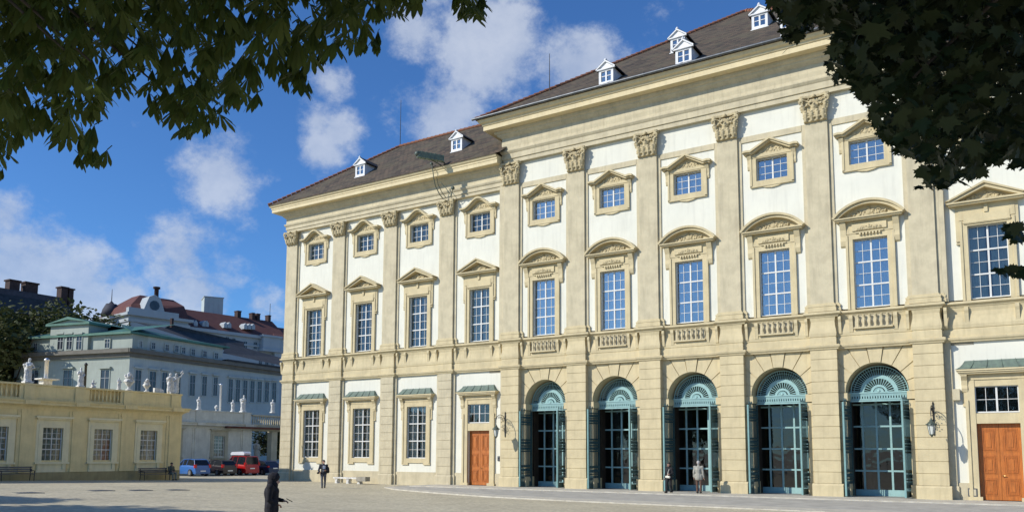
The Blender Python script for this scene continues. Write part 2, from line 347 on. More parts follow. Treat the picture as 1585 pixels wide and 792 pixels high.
# ------------------------------------------------------------------ palace
palace = tag(empty('palace', (0, 0, 0)), 'long cream and ochre baroque palace with giant pilasters, five arches and a brown tiled roof', 'palace')
DW = .25                      # the wings stand this far behind the middle block
BW = 5.35
PILC = [5.0*i for i in range(6)]
PILL = [-21.70+BW*i for i in range(4)]
PILR = [25+21.70-BW*i for i in range(4)][::-1]
BAYC = [2.5+5*i for i in range(5)]
BAYL = [-21.70+BW*(i+.5) for i in range(3)]+[-2.85]
BAYR = [25-b for b in BAYL][::-1]
XL, XR = -22.33, 47.33
def clean(pts):
    out = [pts[0]]
    for p in pts[1:]:
        if (Vector(p)-Vector(out[-1])).length > 1e-4: out.append(p)
    return out
def sweep(mb, path, prof, mi=0, caps=True):
    path = clean(path); n = len(path); k = len(prof); vs = []
    for i, p in enumerate(path):
        ns = []
        for a, b in ((i-1, i), (i, i+1)):
            if a >= 0 and b < n:
                d = Vector((path[b][0]-path[a][0], path[b][1]-path[a][1])).normalized(); ns.append(Vector((d.y, -d.x)))
        q = ns[0] if len(ns) == 1 else (ns[0]+ns[1])/(1+ns[0].dot(ns[1]))
        for (o, z) in prof: vs.append((p[0]+q.x*o, p[1]+q.y*o, z))
    fs = [(i*k+j, i*k+(j+1) % k, (i+1)*k+(j+1) % k, (i+1)*k+j) for i in range(n-1) for j in range(k)]
    mb.add(vs, fs, mi)
    if caps: mb.add(vs[:k], [tuple(range(k-1, -1, -1))], mi); mb.add(vs[-k:], [tuple(range(k))], mi)
def jogpath(x0, x1, pils, hw, yp, yw):
    pts = []
    y = yw; pts.append((x0, yw))
    for c in pils:
        a, b = c-hw, c+hw
        if a > x0 and b < x1: pts += [(a, yw), (a, yp), (b, yp), (b, yw)]
        elif a <= x0: pts[0] = (x0, yp); pts += [(b, yp), (b, yw)]
        else: pts += [(a, yw), (a, yp), (x1, yp)]; return pts
    pts.append((x1, yw)); return pts
PATHL = lambda hw, yp, yw: [(XL, 26)]+jogpath(XL, -.72, PILL, hw, yp+DW, yw+DW)
PATHR = lambda hw, yp, yw: jogpath(25.72, XR, PILR, hw, yp+DW, yw+DW)+[(XR, 26)]
PATHC = lambda hw, yp, yw: [(-.72, .9), ]+jogpath(-.72, 25.72, PILC, hw, yp, yw)+[(25.72, .9)]
def holes(mb, x0, x1, yf, z0, z1, hs, mi=0, th=.45):
    hs = sorted(hs, key=lambda h: h[2]); z = z0
    for (a, b, c, d) in hs:
        if c > z: mb.box(x0, x1, yf, yf+th, z, c, mi)
        mb.box(x0, a, yf, yf+th, c, d, mi); mb.box(b, x1, yf, yf+th, c, d, mi); z = d
    if z < z1: mb.box(x0, x1, yf, yf+th, z, z1, mi)

def palace_walls():
    w = MB()
    YU = .27
    for c in BAYC:
        holes(w, c-2.5, c+2.5, YU, 10.0, 22.2, [(c-.85, c+.85, 10.02, 13.72), (c-.88, c+.88, 17.78, 19.14)])
    for bays, pils in ((BAYL, PILL+[-.0]), (BAYR, [25.]+PILR)):
        for i, c in enumerate(bays):
            a, b = pils[i], pils[i+1]
            if pils is not None and a == PILL[0]: a = XL+.01
            if b == PILR[-1]: b = XR-.01
            holes(w, a, b, YU+DW, 10.0, 20.6, [(c-.85, c+.85, 10.02, 13.72), (c-.88, c+.88, 17.78, 19.14)])
            door = (c == BAYL[3] or c == BAYR[0])
            hs = [(c-.92, c+.92, .13, 5.68)] if door else [(c-.9, c+.9, 1.9, 5.66)]
            holes(w, a, b, .28+DW, .95, 7.95, hs)
            if not door: w.box(a, b, .22+DW, .97+DW-.3, -.3, .95, 1)
            else:
                w.box(a, c-1.0, .22+DW, .9, -.3, .95, 1); w.box(c+1.0, b, .22+DW, .9, -.3, .95, 1)
    # flanks and back
    for x in (XL, XR-.45): w.box(x, x+.45, .8, 15, -.4, 20.6)
    w.box(XL, XR, 14.6, 15, -.4, 20.6); w.box(-.6, 25.6, 28.3, 28.7, -.4, 22)
    for x in (-.6, 25.2): w.box(x, x+.4, .8, 28.3, 7.9, 22.1)
    w.build('wall', [WHITE, TRIM2], palace)
    b = MB()      # dark backing sheets standing in for the unlit rooms
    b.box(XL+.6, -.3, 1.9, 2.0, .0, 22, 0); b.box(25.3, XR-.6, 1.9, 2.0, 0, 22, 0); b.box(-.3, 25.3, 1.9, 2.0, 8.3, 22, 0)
    b.build('dark_backing', [GREY], palace)
palace_walls()

def courses():
    w = MB()
    # string course, pedestal zone and sill ledge, broken forward round every pilaster
    s = [(-.3, 7.88), (.03, 7.88), (.05, 7.94), (.11, 8.0), (.13, 8.1), (.06, 8.14), (-.3, 8.14)]
    zone = [(-.3, 8.1), (.0, 8.1), (.0, 8.5), (-.03, 8.52), (-.03, 8.56), (.0, 8.58), (.02, 8.75), (-.0, 8.9), (-.05, 9.15), (-.07, 9.4), (-.02, 9.62), (-.3, 9.66)]
    led = [(-.3, 9.62), (.0, 9.62), (.04, 9.70), (.13, 9.76), (.16, 9.78), (.16, 9.86), (.1, 9.9), (-.3, 9.93)]
    for pr, hw, nm in ((s, .74, 'string_course'), (led, .80, 'sill_course'), (zone, .68, 'pedestal_zone')):
        w = MB()
        sweep(w, PATHC(hw, -.02, .2), pr); sweep(w, PATHL(hw-.06, 0, .16), pr); sweep(w, PATHR(hw-.06, 0, .16), pr)
        w.build(nm, TRIM, palace)
    w = MB()
    e = [(-.3, 22.02), (-.02, 22.02), (-.02, 22.29), (.05, 22.31), (.05, 22.66), (.10, 22.72), (.17, 22.83), (.17, 22.9), (.05, 22.93), (.03, 23.1), (.06, 23.35), (.05, 23.65), (.04, 23.78),
         (.12, 23.84), (.28, 23.96), (.30, 24.04), (.42, 24.1), (.46, 24.22), (.46, 24.3), (-.3, 24.3)]
    co = [(-.3, 24.28), (.98, 24.28), (.98, 24.58), (1.05, 24.62), (1.05, 24.72), (1.22, 24.8), (1.32, 24.98), (1.32, 25.03), (-.3, 25.03)]
    PC = [(-.62, 20), (-.62, -.03), (25.62, -.03), (25.62, 20)]
    sweep(w, PC, e); w.build('entablature', TRIM2, palace)
    w = MB(); sweep(w, PC, co); w.build('cornice', CORN, palace)
    e2 = [(-.3, 20.38), (-.02, 20.38), (-.02, 20.6), (.04, 20.62), (.04, 20.86), (.1, 20.92), (.15, 21.02), (.15, 21.08), (.03, 21.12), (.02, 21.3), (.03, 21.55), (.12, 21.62), (.24, 21.74), (.26, 21.8), (.36, 21.86), (.4, 22.02), (-.3, 22.02)]
    co2 = [(-.3, 22.0), (.86, 22.0), (.86, 22.24), (.9, 22.28), (.9, 22.38), (.98, 22.44), (1.06, 22.58), (1.06, 22.62), (-.3, 22.62)]
    for P in ([(XL, 15), (XL, DW-.03), (-.64, DW-.03)], [(25.64, DW-.03), (XR, DW-.03), (XR, 15)]):
        w = MB(); sweep(w, P, e2); w.build('entablature', TRIM2, palace)
        w = MB(); P2 = [P[0], P[1], (-.7, P[1][1])] if P[0][0] < 0 else [(25.7, P[1][1]), P[1], P[2]]
        sweep(w, P2, co2); w.build('cornice', CORN, palace)
courses()

# pilasters ----------------------------------------------------------
ZC = [.79+.597*i for i in range(12)]; ZC[-1] = 7.36
def capital_mesh(hw, H, name, seed):
    random.seed(seed); mb = MB(); yb = .0
    t = hw*1.32
    # bell
    mb.add([(-hw, .1, 0), (hw, .1, 0), (hw, -.09, 0), (-hw, -.09, 0), (-hw*1.1, .1, H*.86), (hw*1.1, .1, H*.86), (hw*1.1, -.16, H*.86), (-hw*1.1, -.16, H*.86)],
           [(3, 2, 1, 0), (4, 5, 6, 7), (0, 1, 5, 4), (1, 2, 6, 5), (2, 3, 7, 6), (3, 0, 4, 7)])
    # abacus with a hollow front
    pts = [(-t, .1), (-t, -.30), (-t*.8, -.34), (-t*.4, -.22), (0, -.2), (t*.4, -.22), (t*.8, -.34), (t, -.30), (t, .1)]
    mb.prism(pts, 'z', H*.9, H)
    mb.prism([(-hw*1.02, .1), (-hw*1.02, -.12), (hw*1.02, -.12), (hw*1.02, .1)], 'z', 0, H*.07)
    def leaf(x, z0, h, w, out, sx=0):
        pts = [(x, -.10, z0), (x+sx*.2, -.15, z0+h*.4), (x+sx*.5, -.2-out*.3, z0+h*.75), (x+sx*.8, -.2-out, z0+h), (x+sx, -.26-out*1.1, z0+h*.86)]
        mb.tube(pts, [w*.5, w*.62, w*.6, w*.42, w*.22], 6)
        for k in (-1, 1):
            for q in (.35, .6, .85): mb.ball((x+k*w*.55+sx*q, -.18-out*q*.5, z0+h*q), w*.28, 5)
    for i in range(4): leaf(-hw*.78+i*hw*.52, H*.03, H*.36, hw*.34, .06)
    for i in range(3): leaf(-hw*.9+i*hw*.9, H*.3, H*.34, hw*.33, .1, (i-1)*.1)
    for sg in (-1, 1):              # volutes at the corners
        c0 = Vector((sg*hw*1.12, -.28, H*.77)); pts = []
        for i in range(15):
            a = i/14*2*math.pi*1.4; r = hw*.25*(1-i/17); pts.append(c0+Vector((sg*math.sin(a)*r, -.04*math.cos(a), math.cos(a)*r)))
        mb.tube([(sg*hw*.25, -.2, H*.55), (sg*hw*.6, -.25, H*.8)]+pts, [hw*.06]*2+[hw*.075]*15, 5)
        c1 = Vector((sg*hw*.33, -.26, H*.74)); pts = []
        for i in range(11):
            a = i/10*2*math.pi*1.2; r = hw*.15*(1-i/13); pts.append(c1+Vector((-sg*math.sin(a)*r, -.02, math.cos(a)*r)))
        mb.tube(pts, hw*.05, 5)
        mb.ball((sg*hw*.62, -.24, H*.62), hw*.14, 6)
    mb.ball((0, -.28, H*.94), hw*.17, 6); mb.ball((0, -.22, H*.55), hw*.22, 6, sc=(1, .5, 1.2))
    for k in range(16): mb.ball((random.uniform(-1, 1)*hw*1.02, random.uniform(-.22, -.12), random.uniform(.12, .85)*H), hw*random.uniform(.06, .12), 5)
    o = remeshed(mb, name, STONE, .026, smooth=1, rough=.012, rscale=9)
    return o
def pilaster_parts(central):
    hw = .60 if central else .585
    zt = 20.55 if central else 19.33
    out = {}
    s = MB(); s.box(-hw, hw, .08, .4, 10.37, zt, 0); s.box(-hw-.2, hw+.2, .2, .4, 9.9, zt+(1.5 if not central else -.0), 0)
    out['shaft'] = s
    b = MB()   # base mouldings
    for (z0, z1, o) in ((9.93, 10.12, .14), (10.12, 10.2, .10), (10.2, 10.3, .12), (10.3, 10.38, .05)):
        b.prism([(-hw-o, .38), (-hw-o, .08-o), (hw+o, .08-o), (hw+o, .38)], 'z', z0+.002, z1)
        b.box(hw+o-.01, hw+.2+o, .2-o*.5, .38, z0+.004, z1-.002); b.box(-hw-.2-o, -hw-o+.01, .2-o*.5, .38, z0+.004, z1-.002)
    for sgn in (-1, 1):
        x = sgn*.86
        b.prism([(.22, 9.62), (.02, 9.62), (.0, 9.45), (.07, 9.3), (.1, 9.0), (.14, 8.7), (.22, 8.6)], 'x', x-.07, x+.07)
    out['pilaster_base'] = b
    p = MB()   # rusticated pier with plinth
    ph = .68 if central else .585
    yb = .38
    p.box(-ph+.03, ph-.03, .03, .5, .7, 7.9)
    zs = ZC
    for i in range(len(zs)-1): p.box(-ph, ph, 0, yb, zs[i]+.018, zs[i+1]-.018)
    p.box(-ph, ph, 0, yb, zs[-1]+.018, 7.885)
    o = .10 if central else .07
    p.prism([(-o, -.2), (-o, .70), (0, .79-.0), (.5, .79), (.5, -.2)], 'x', -ph-o, ph+o)
    if not central:
        p.box(-ph-.2, ph+.2, .16, .5, .7, 7.88)
        p.box(-ph-.26, ph+.26, .10, .5, -.2, .78)
    out['pier'] = p
    return out, zt
def make_pilaster(central):
    parts, zt = pilaster_parts(central)
    r = parts['shaft'].build('pilaster', TRIM2, palace)
    parts['pilaster_base'].build('pilaster_base', TRIM, r); parts['pier'].build('pier', TRIM2 if not central else TRIM, r)
    cap = capital_mesh(.60 if central else .56, 1.47 if central else 1.05, 'capital', 3 if central else 5)
    cap.parent = r; cap.location = (0, .06, zt)
    return r
for central, xs, d in ((True, PILC, 0), (False, PILL+PILR, DW)):
    p0 = make_pilaster(central)
    for i, x in enumerate(xs):
        p = p0 if i == 0 else copy_tree(p0, palace)
        p.location = (x, d, 0)
def bands():
    w = MB()   # band under the capitals of the middle block, and side strips of the end piers
    for c in BAYC: w.box(c-1.72, c+1.72, .2, .35, 20.21, 20.55)
    w.build('neck_band', TRIM2, palace)
    for x in (-.68, 25.68):
        w = MB(); s = 1 if x > 0 else -1
        a, b = sorted((x, x+s*.32)); w.box(a, b, .22+DW-.08, .75, .79, 7.9); w.box(a-.06 if s < 0 else a, b+.06 if s > 0 else b, .12+DW, .75, -.2, .79)
        a, b = sorted((s*.803+(25 if s > 0 else 0), s*1.02+(25 if s > 0 else 0))); w.box(a, b, .2, .7, 9.93, 22.02)
        if s > 0: w.box(x+.3, x+.62, .25, .7, 5.0, 5.55)
        w.build('corner_strip', TRIM2, palace)
bands()

# arches -------------------------------------------------------------
AR, ASZ = 1.53, 5.56
def arch_wall():
    w = MB(); yf, yb = .36, .42; hwid = 1.86; top = 7.9
    g = .016
    # voussoirs
    N = 9
    def outer(a):
        dx, dz = math.cos(a), math.sin(a); t = min(hwid/abs(dx) if abs(dx) > 1e-6 else 1e9, (top-ASZ)/dz if dz > 1e-6 else 1e9)
        return (dx*t, ASZ+dz*t)
    for k in range(N):
        a0 = math.pi*k/N; a1 = math.pi*(k+1)/N; e = .012
        aa = [a0+e+(a1-a0-2*e)*i/5 for i in range(6)]
        inn = [(AR*math.cos(a), ASZ+AR*math.sin(a)) for a in aa]; out = []
        ca = math.atan2(top-ASZ, hwid)
        for a in aa[::-1]:
            out.append(outer(a))
        for c, co in ((ca, (hwid, top)), (math.pi-ca, (-hwid, top))):
            if aa[0] < c < aa[-1]:
                j = next(i for i, a in enumerate(aa[::-1]) if a < c); out.insert(j, co)
        pr = inn+out
        w.prism(pr, 'y', yf-(.05 if k == 4 else 0), yb+.06, 0)
    for s in (-1, 1):
        a, b = sorted((s*AR, s*hwid))
        for i in range(len(ZC)-1):
            z0, z1 = ZC[i]+.018, ZC[i+1]-.018
            if z0 > 4.9: continue
            w.box(a, b, yf, 1.3, z0, min(z1, 5.12))
        a2, b2 = sorted((s*(AR-.03), s*hwid)); w.box(a2, b2, yf+.03, 1.28, .7, 5.1); 
        a2, b2 = sorted((s*(AR-.10), s*hwid)); w.box(a2, b2, yf-.05, 1.35, 5.14, 5.54)
        w.box(a2, b2, yf-.05, 1.4, -.1, .79)
    # intrados
    n = 24; pts = [(AR*math.cos(math.pi*i/n), ASZ+AR*math.sin(math.pi*i/n)) for i in range(n+1)]
    vs = [(x, y, z) for y in (yb+.04, 2.0) for x, z in pts]
    w.add(vs, [(i, i+1, n+2+i, n+1+i) for i in range(n)], 0, True)
    # backing above arch, tympan to the top
    for i in range(n):
        (x0, z0), (x1, z1) = pts[i], pts[i+1]
        w.add([(x0, yb, z0), (x1, yb, z1), (x1, yb, top), (x0, yb, top)], [(0, 1, 2, 3)], 0)
    for s in (-1, 1):
        a, b = sorted((s*AR, s*2.0)); w.box(a, b, yb, .6, 5.5, top)
    return w
def fanlight():
    w = MB(); y0, y1 = -.03, .03; r = 1.42
    def ring(ra, rb, yy0, yy1, n=36):
        for i in range(n):
            a0, a1 = math.pi*i/n, math.pi*(i+1)/n
            P = [(ra*math.cos(a0), ra*math.sin(a0)), (rb*math.cos(a0), rb*math.sin(a0)), (rb*math.cos(a1), rb*math.sin(a1)), (ra*math.cos(a1), ra*math.sin(a1))]
            w.prism(P, 'y', yy0, yy1, 0)
    ring(.30, .42, y0, y1); ring(.74, .93, y0-.01, y1+.01); ring(1.38, 1.42, y0-.01, y1); ring(1.23, 1.25, -.02, .02)
    for i in range(1, 16):
        a = math.pi*i/16; c, s = math.cos(a), math.sin(a); w.tube([(c*.4, 0, s*.4), (c*.74, 0, s*.74)], [.016, .035], 4)
    for i in range(1, 32):
        a = math.pi*i/32; c, s = math.cos(a), math.sin(a); w.tube([(c*.93, 0, s*.93), (c*1.38, 0, s*1.38)], [.026, .018], 4)
    for i in range(9):
        a = math.pi*(i+.5)/9; w.tube([(0, -.04, .04), (math.cos(a)*.24, -.05, .04+math.sin(a)*.22)], [.03, .06], 5)
    w.ball((0, -.04, .08), .1, 6)
    # transom beam
    w.box(-1.5, 1.5, -.10, .1, -.03, .05); w.box(-1.46, 1.46, -.06, .1, -.12, -.03); w.box(-1.46, 1.46, -.04, .1, -.36, -.3); w.box(-1.5, 1.5, -.08, .1, -.46, -.38)
    w.box(-1.46, 1.46, .02, .1, -.38, -.1, 1)
    for i in range(23):
        x = -1.4+i*2.8/22; w.box(x-.035, x+.035, -.04, .03, -.31, -.11)
    w.box(-1.46, 1.46, -.045, .02, -.17, -.11)
    return w
def gate_leaf_mesh():
    w = MB(); L = 1.3; H = 4.92; t = .035
    w.box(0, .09, -t, t, .04, H, 0); w.box(L-.09, L, -t-.01, t+.01, .04, H, 2)
    zr = [.04, .34, .42, .86, .92, 1.28, 1.36, 1.42, 2.28, 2.36, 2.62, 2.68, 2.98, 3.06, 4.02, 4.1, 4.3, 4.36, 4.62]
    def rail(z0, z1, mi=1): w.box(.09, L-.09, -t*.8, t*.8, z0, z1, mi)
    for z0, z1 in ((.04, .36), (.88, .94), (1.28, 1.42), (2.28, 2.36), (2.62, 2.72), (3.0, 3.1), (4.02, 4.1), (4.34, 4.4), (4.66, 4.72)): rail(z0, z1)
    def bars(z0, z1, n, r=.018, mi=1):
        for i in range(n):
            x = .09+(L-.18)*(i+.5)/n; w.tube([(x, 0, z0), (x, 0, z1)], r, 5, mi)
    bars(.36, .88, 7); bars(.94, 1.28, 7); bars(1.42, 2.28, 7, .022); bars(2.36, 2.62, 7); bars(2.72, 3.0, 7); bars(3.1, 4.02, 7, .022); bars(4.1, 4.34, 7); bars(4.4, 4.66, 7); bars(4.72, 5.0, 7, .014)
    for z in (.62, 1.1, 2.49, 2.86, 4.22, 4.53):
        for i in range(7):
            x = .09+(L-.18)*(i+.5)/7; w.ball((x, 0, z), .05, 5, 1, sc=(1, .6, 1.6))
    for z0, z1 in ((.5, .8), (1.0, 1.2), (2.40, 2.58), (2.76, 2.96), (4.14, 4.3), (4.44, 4.6)):
        for i in range(8):
            x = .09+(L-.18)*i/7; w.box(x-.03, x+.03, -.012, .012, z0, z1, 1)
    for i in range(7):
        x = .09+(L-.18)*(i+.5)/7; w.lathe([(.03, 0), (.035, .04), (.004, .16)], (x, 0, 4.98), 6, 0)
    return w
def glazing():
    w = MB(); y = 0
    xs = [-1.72, -1.03, -.34, .35, 1.04, 1.72]
    for x in xs: w.box(x-.05, x+.05, -.05, .05, .13, 5.5)
    for z in (1.45, 2.62, 3.82, 5.0): w.box(-1.72, 1.72, -.042, .042, z-.045, z+.045)
    w.box(-1.72, 1.72, -.07, .07, .13, .46)
    g = MB(); g.quad((-1.72, .0, .4), (1.72, .0, .4), (1.72, .0, 5.0), (-1.72, .0, 5.0))
    return w, g
def arches():
    A = arch_wall().build('archway', TRIM, palace); A.location = (BAYC[0], 0, 0)
    f = fanlight().build('fanlight', [mat('pale teal paint', (.28, .46, .45), .5, .06, 4, .05, 30), TEALD], A); f.location = (0, 1.15, ASZ)
    w, g = glazing(); gl = w.build('entrance_glazing', MATS['pale teal paint'], A); gl.location = (0, 2.1, 0)
    gp = g.build('glass_pane', GLASSD, A); gp.location = (0, 2.1, 0)
    j = MB()    # the passage behind each arch
    for s in (-1, 1): a, b = sorted((s*1.5, s*1.9)); j.box(a, b, 1.5, 7.5, -.1, 7.6)
    j.box(-1.9, 1.9, 1.42, 7.5, 7.2, 7.7)
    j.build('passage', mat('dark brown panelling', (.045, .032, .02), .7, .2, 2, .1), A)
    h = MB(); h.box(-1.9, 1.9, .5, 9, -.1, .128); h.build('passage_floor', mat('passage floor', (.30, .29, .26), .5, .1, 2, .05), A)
    for i, c in enumerate(BAYC):
        if i: a = copy_tree(A, palace); a.location = (c, 0, 0)
    G = gate_leaf_mesh().build('gate_leaf', [TEALD, TEALD, TEAL], palace)  # free post in the lit tone, the rest in the shaded tone
    k = 0
    for c in BAYC:
        for s in (-1, 1):
            g_ = G if k == 0 else copy_tree(G, palace); k += 1
            if s < 0: g_.location = (c-1.42, 1.08, .13); ang = R(180+83)
            else: g_.location = (c+1.43, 1.08, .13); ang = R(180+81)
            g_.rotation_euler = (0, 0, ang)
    r = MB(); r.box(-2, 27, 12.0, 12.2, -.1, 8, 0); r.box(-2, 27, .5, 12, 7.75, 7.85, 0); r.box(-.5, 25.5, 7.4, 12, -.1, .12, 1); r.build('hall', [mat('dim hall wall', (.30, .27, .2), .9), mat('hall floor', (.2, .19, .17), .4)], palace)
arches()
def balusters():
    b = MB()
    prof = [(.045, 0), (.045, .05), (.03, .08), (.06, .2), (.07, .28), (.035, .42), (.03, .48), (.05, .52), (.05, .57), (.065, .58), (.065, .63)]
    for i in range(6): b.lathe(prof, (-.72+i*.288, .07, 8.97), 8, 0)
    b.box(-.95, .95, .03, .2, 8.88, 8.965)
    p0 = b.build('balustrade', TRIM, palace); p0.location = (BAYC[0], 0, 0)
    d = MB(); d.box(-.9, .9, .195, .199, 8.97, 9.6); dp = d.build('recess', TRIM2, p0)
    for c in BAYC[1:]: q = copy_tree(p0, palace); q.location = (c, 0, 0)
balusters()

# windows ------------------------------------------------------------
def sash(x0, x1, z0, z1, nx, nz, thick, y=0.0, top=None):
    w = MB(); fr = .045
    w.box(x0, x0+fr, y-.04, y+.04, z0, z1); w.box(x1-fr, x1, y-.04, y+.04, z0, z1); w.box(x0+fr, x1-fr, y-.04, y+.04, z0, z0+fr+.02); w.box(x0+fr, x1-fr, y-.04, y+.04, z1-fr, z1)
    for i in range(1, nx):
        x = x0+(x1-x0)*i/nx; t = .042 if i*2 == nx else .012
        w.box(x-t, x+t, y-.035 if t > .02 else y-.02, y+.03, z0+fr, z1-fr)
    for j in range(1, nz):
        z = z0+(z1-z0)*j/nz; t = .038 if j in thick else .012
        w.box(x0+fr, x1-fr, y-(.047 if t > .02 else .024), y+.034, z-t, z+t)
    return w
def pane(x0, x1, z0, z1, y): g = MB(); g.quad((x0, y, z0), (x1, y, z0), (x1, y, z1), (x0, y, z1)); return g
def curtain(x0, x1, z0, z1, y, gap=.25, seed=0):
    random.seed(seed); c = MB()
    for a, b in ((x0, (x0+x1)/2-gap*(x1-x0)/2), ((x0+x1)/2+gap*(x1-x0)/2, x1)):
        n = 16; vs = []
        for zz in (z0, z1):
            for i in range(n+1): vs.append((a+(b-a)*i/n, y+.04*math.sin(i*2.1+seed), zz))
        c.add(vs, [(i, i+1, n+2+i, n+1+i) for i in range(n)], 0, True)
    return c
def relief(w, h, seed, dense=1.0, depth=.10):
    random.seed(seed); mb = MB(); mb.prism([(-w*.5, 0), (w*.5, 0), (w*.3, h*.5), (0, h*.8), (-w*.3, h*.5)], 'y', .0, .06)
    mb.ball((0, 0, h*.45), h*.24, 7, sc=(1.1, depth/h*2, 1.2)); mb.ball((0, -.02, h*.82), h*.12, 6, sc=(1.3, .7, 1))
    for s in (-1, 1):
        pts = []
        for i in range(16):
            a = i/15*2*math.pi*1.25; r = h*.26*(1-i/20); pts.append((s*(w*.27+r*math.cos(a)*.9), -.02, h*.42+r*math.sin(a)))
        mb.tube(pts, h*.05, 5)
        pts = []
        for i in range(12):
            a = i/11*2*math.pi*1.1; r = h*.16*(1-i/15); pts.append((s*(w*.44-r*math.cos(a)), -.01, h*.26+r*math.sin(a)))
        mb.tube(pts, h*.05, 5)
        for k in range(int(7*dense)):
            x = random.uniform(.05, .5)*w; mb.ball((s*x, -.02, h*random.uniform(.08, .62)*(1-x/w*.8)+.04), h*random.uniform(.05, .11), 5)
    return mb
PEDS = {}
def pediment_tri(w=1.72, h=.98, z=14.72):
    m_ = MB(); d0 = -.42
    for (o, z0, z1, y) in ((0, 0, .08, -.44), (.06, .08, .16, -.52)): m_.box(-w+.1-o, w-.1+o, y, .05, z+z0, z+z1)
    def rk(off, th, y):
        ax, az = w+.02, z+.16; px, pz = 0, z+h
        d = Vector((px-ax, pz-az)).normalized(); n = Vector((-d.y, d.x))
        for s in (-1, 1):
            P = [(s*ax, az+off), (0, pz+off), (0, pz+off-th*1.25), (s*(ax-th*1.8), az+off-.0)]
            if s > 0: P = P[::-1]
            m_.prism(P, 'y', y, .05)
    rk(0, .16, -.46); rk(.085, .09, -.56)
    m_.prism([(-w+.35, z+.16), (w-.35, z+.16), (0, z+h-.1)], 'y', -.04, .05)
    return m_
def pediment_seg(w=1.72, h=.98, z=14.66):
    m_ = MB()
    for (o, z0, z1, y) in ((0, 0, .08, -.44), (.06, .08, .15, -.52)): m_.box(-w+.1-o, w-.1+o, y, .05, z+z0, z+z1)
    hh = h-.16; Rr = (w*w+hh*hh)/(2*hh); cz = z+.15+hh-Rr; a0 = math.asin(w/Rr); n = 18
    def arc(r, k): a = -a0+2*a0*k/n; return (r*math.sin(a), cz+r*math.cos(a))
    for (ra, rb, y) in ((-.17, -.02, -.44), (-.03, .09, -.55)):
        for k in range(n):
            m_.prism([arc(Rr+ra, k), arc(Rr+ra, k+1), arc(Rr+rb, k+1), arc(Rr+rb, k)], 'y', y, .05)
    for k in range(n):
        x0, z0 = arc(Rr-.15, k); x1, z1 = arc(Rr-.15, k+1)
        m_.prism([(x0, z+.15), (x1, z+.15), (x1, max(z1, z+.151)), (x0, max(z0, z+.151))], 'y', -.05, .05)
    return m_
def hood_upper(ogee, z=19.36):
    m_ = MB(); n = 28; w = 1.55
    def H(x):
        a = abs(x)/w
        if ogee: return .62*(.5+.5*math.cos(math.pi*min(1, a*1.25))) if a < .8 else 0.0
        return max(.0, .60*(1-a/.72)) if a < .72 else .04*math.sin((a-.72)/.28*math.pi)
    def strip(o, z0, z1, y, ww):
        for k in range(n):
            x0 = -ww+2*ww*k/n; x1 = -ww+2*ww*(k+1)/n
            m_.prism([(x0, z+H(x0*w/ww)+z0), (x1, z+H(x1*w/ww)+z0), (x1, z+H(x1*w/ww)+z1), (x0, z+H(x0*w/ww)+z1)], 'y', y, .05)
    strip(0, 0, .09, -.34, w-.06); strip(0, .085, .2, -.45, w)
    for k in range(n):      # tympan
        x0 = -1.3+2.6*k/n; x1 = -1.3+2.6*(k+1)/n
        m_.prism([(x0, z-.05), (x1, z-.05), (x1, z+H(x1)+.02), (x0, z+H(x0)+.02)], 'y', -.03, .05)
    return m_
def bracket(mb, x, z0, z1, w=.13, out=.26, y=0.0):
    h = z1-z0
    P = [(y+.05, z1), (y-out, z1), (y-out-.02, z1-.08), (y-out*.55, z1-h*.3), (y-out*.4, z1-h*.55), (y-out*.5, z1-h*.72), (y-out*.3, z1-h*.9), (y+.05, z0)]
    mb.prism(P, 'x', x-w, x+w)
def frame(mb, hx, z0, z1, t, y0, y1, ears=0):
    mb.box(-hx-t, -hx, y0, y1, z0-t, z1+t); mb.box(hx, hx+t, y0, y1, z0-t, z1+t); mb.box(-hx, hx, y0, y1, z1, z1+t); mb.box(-hx, hx, y0, y1, z0-t, z0)
    mb.box(-hx-t-.05, -hx-t+.06, y0-.04, y1, z0-t-.03, z1+t); mb.box(hx+t-.06, hx+t+.05, y0-.04, y1, z0-t-.03, z1+t)
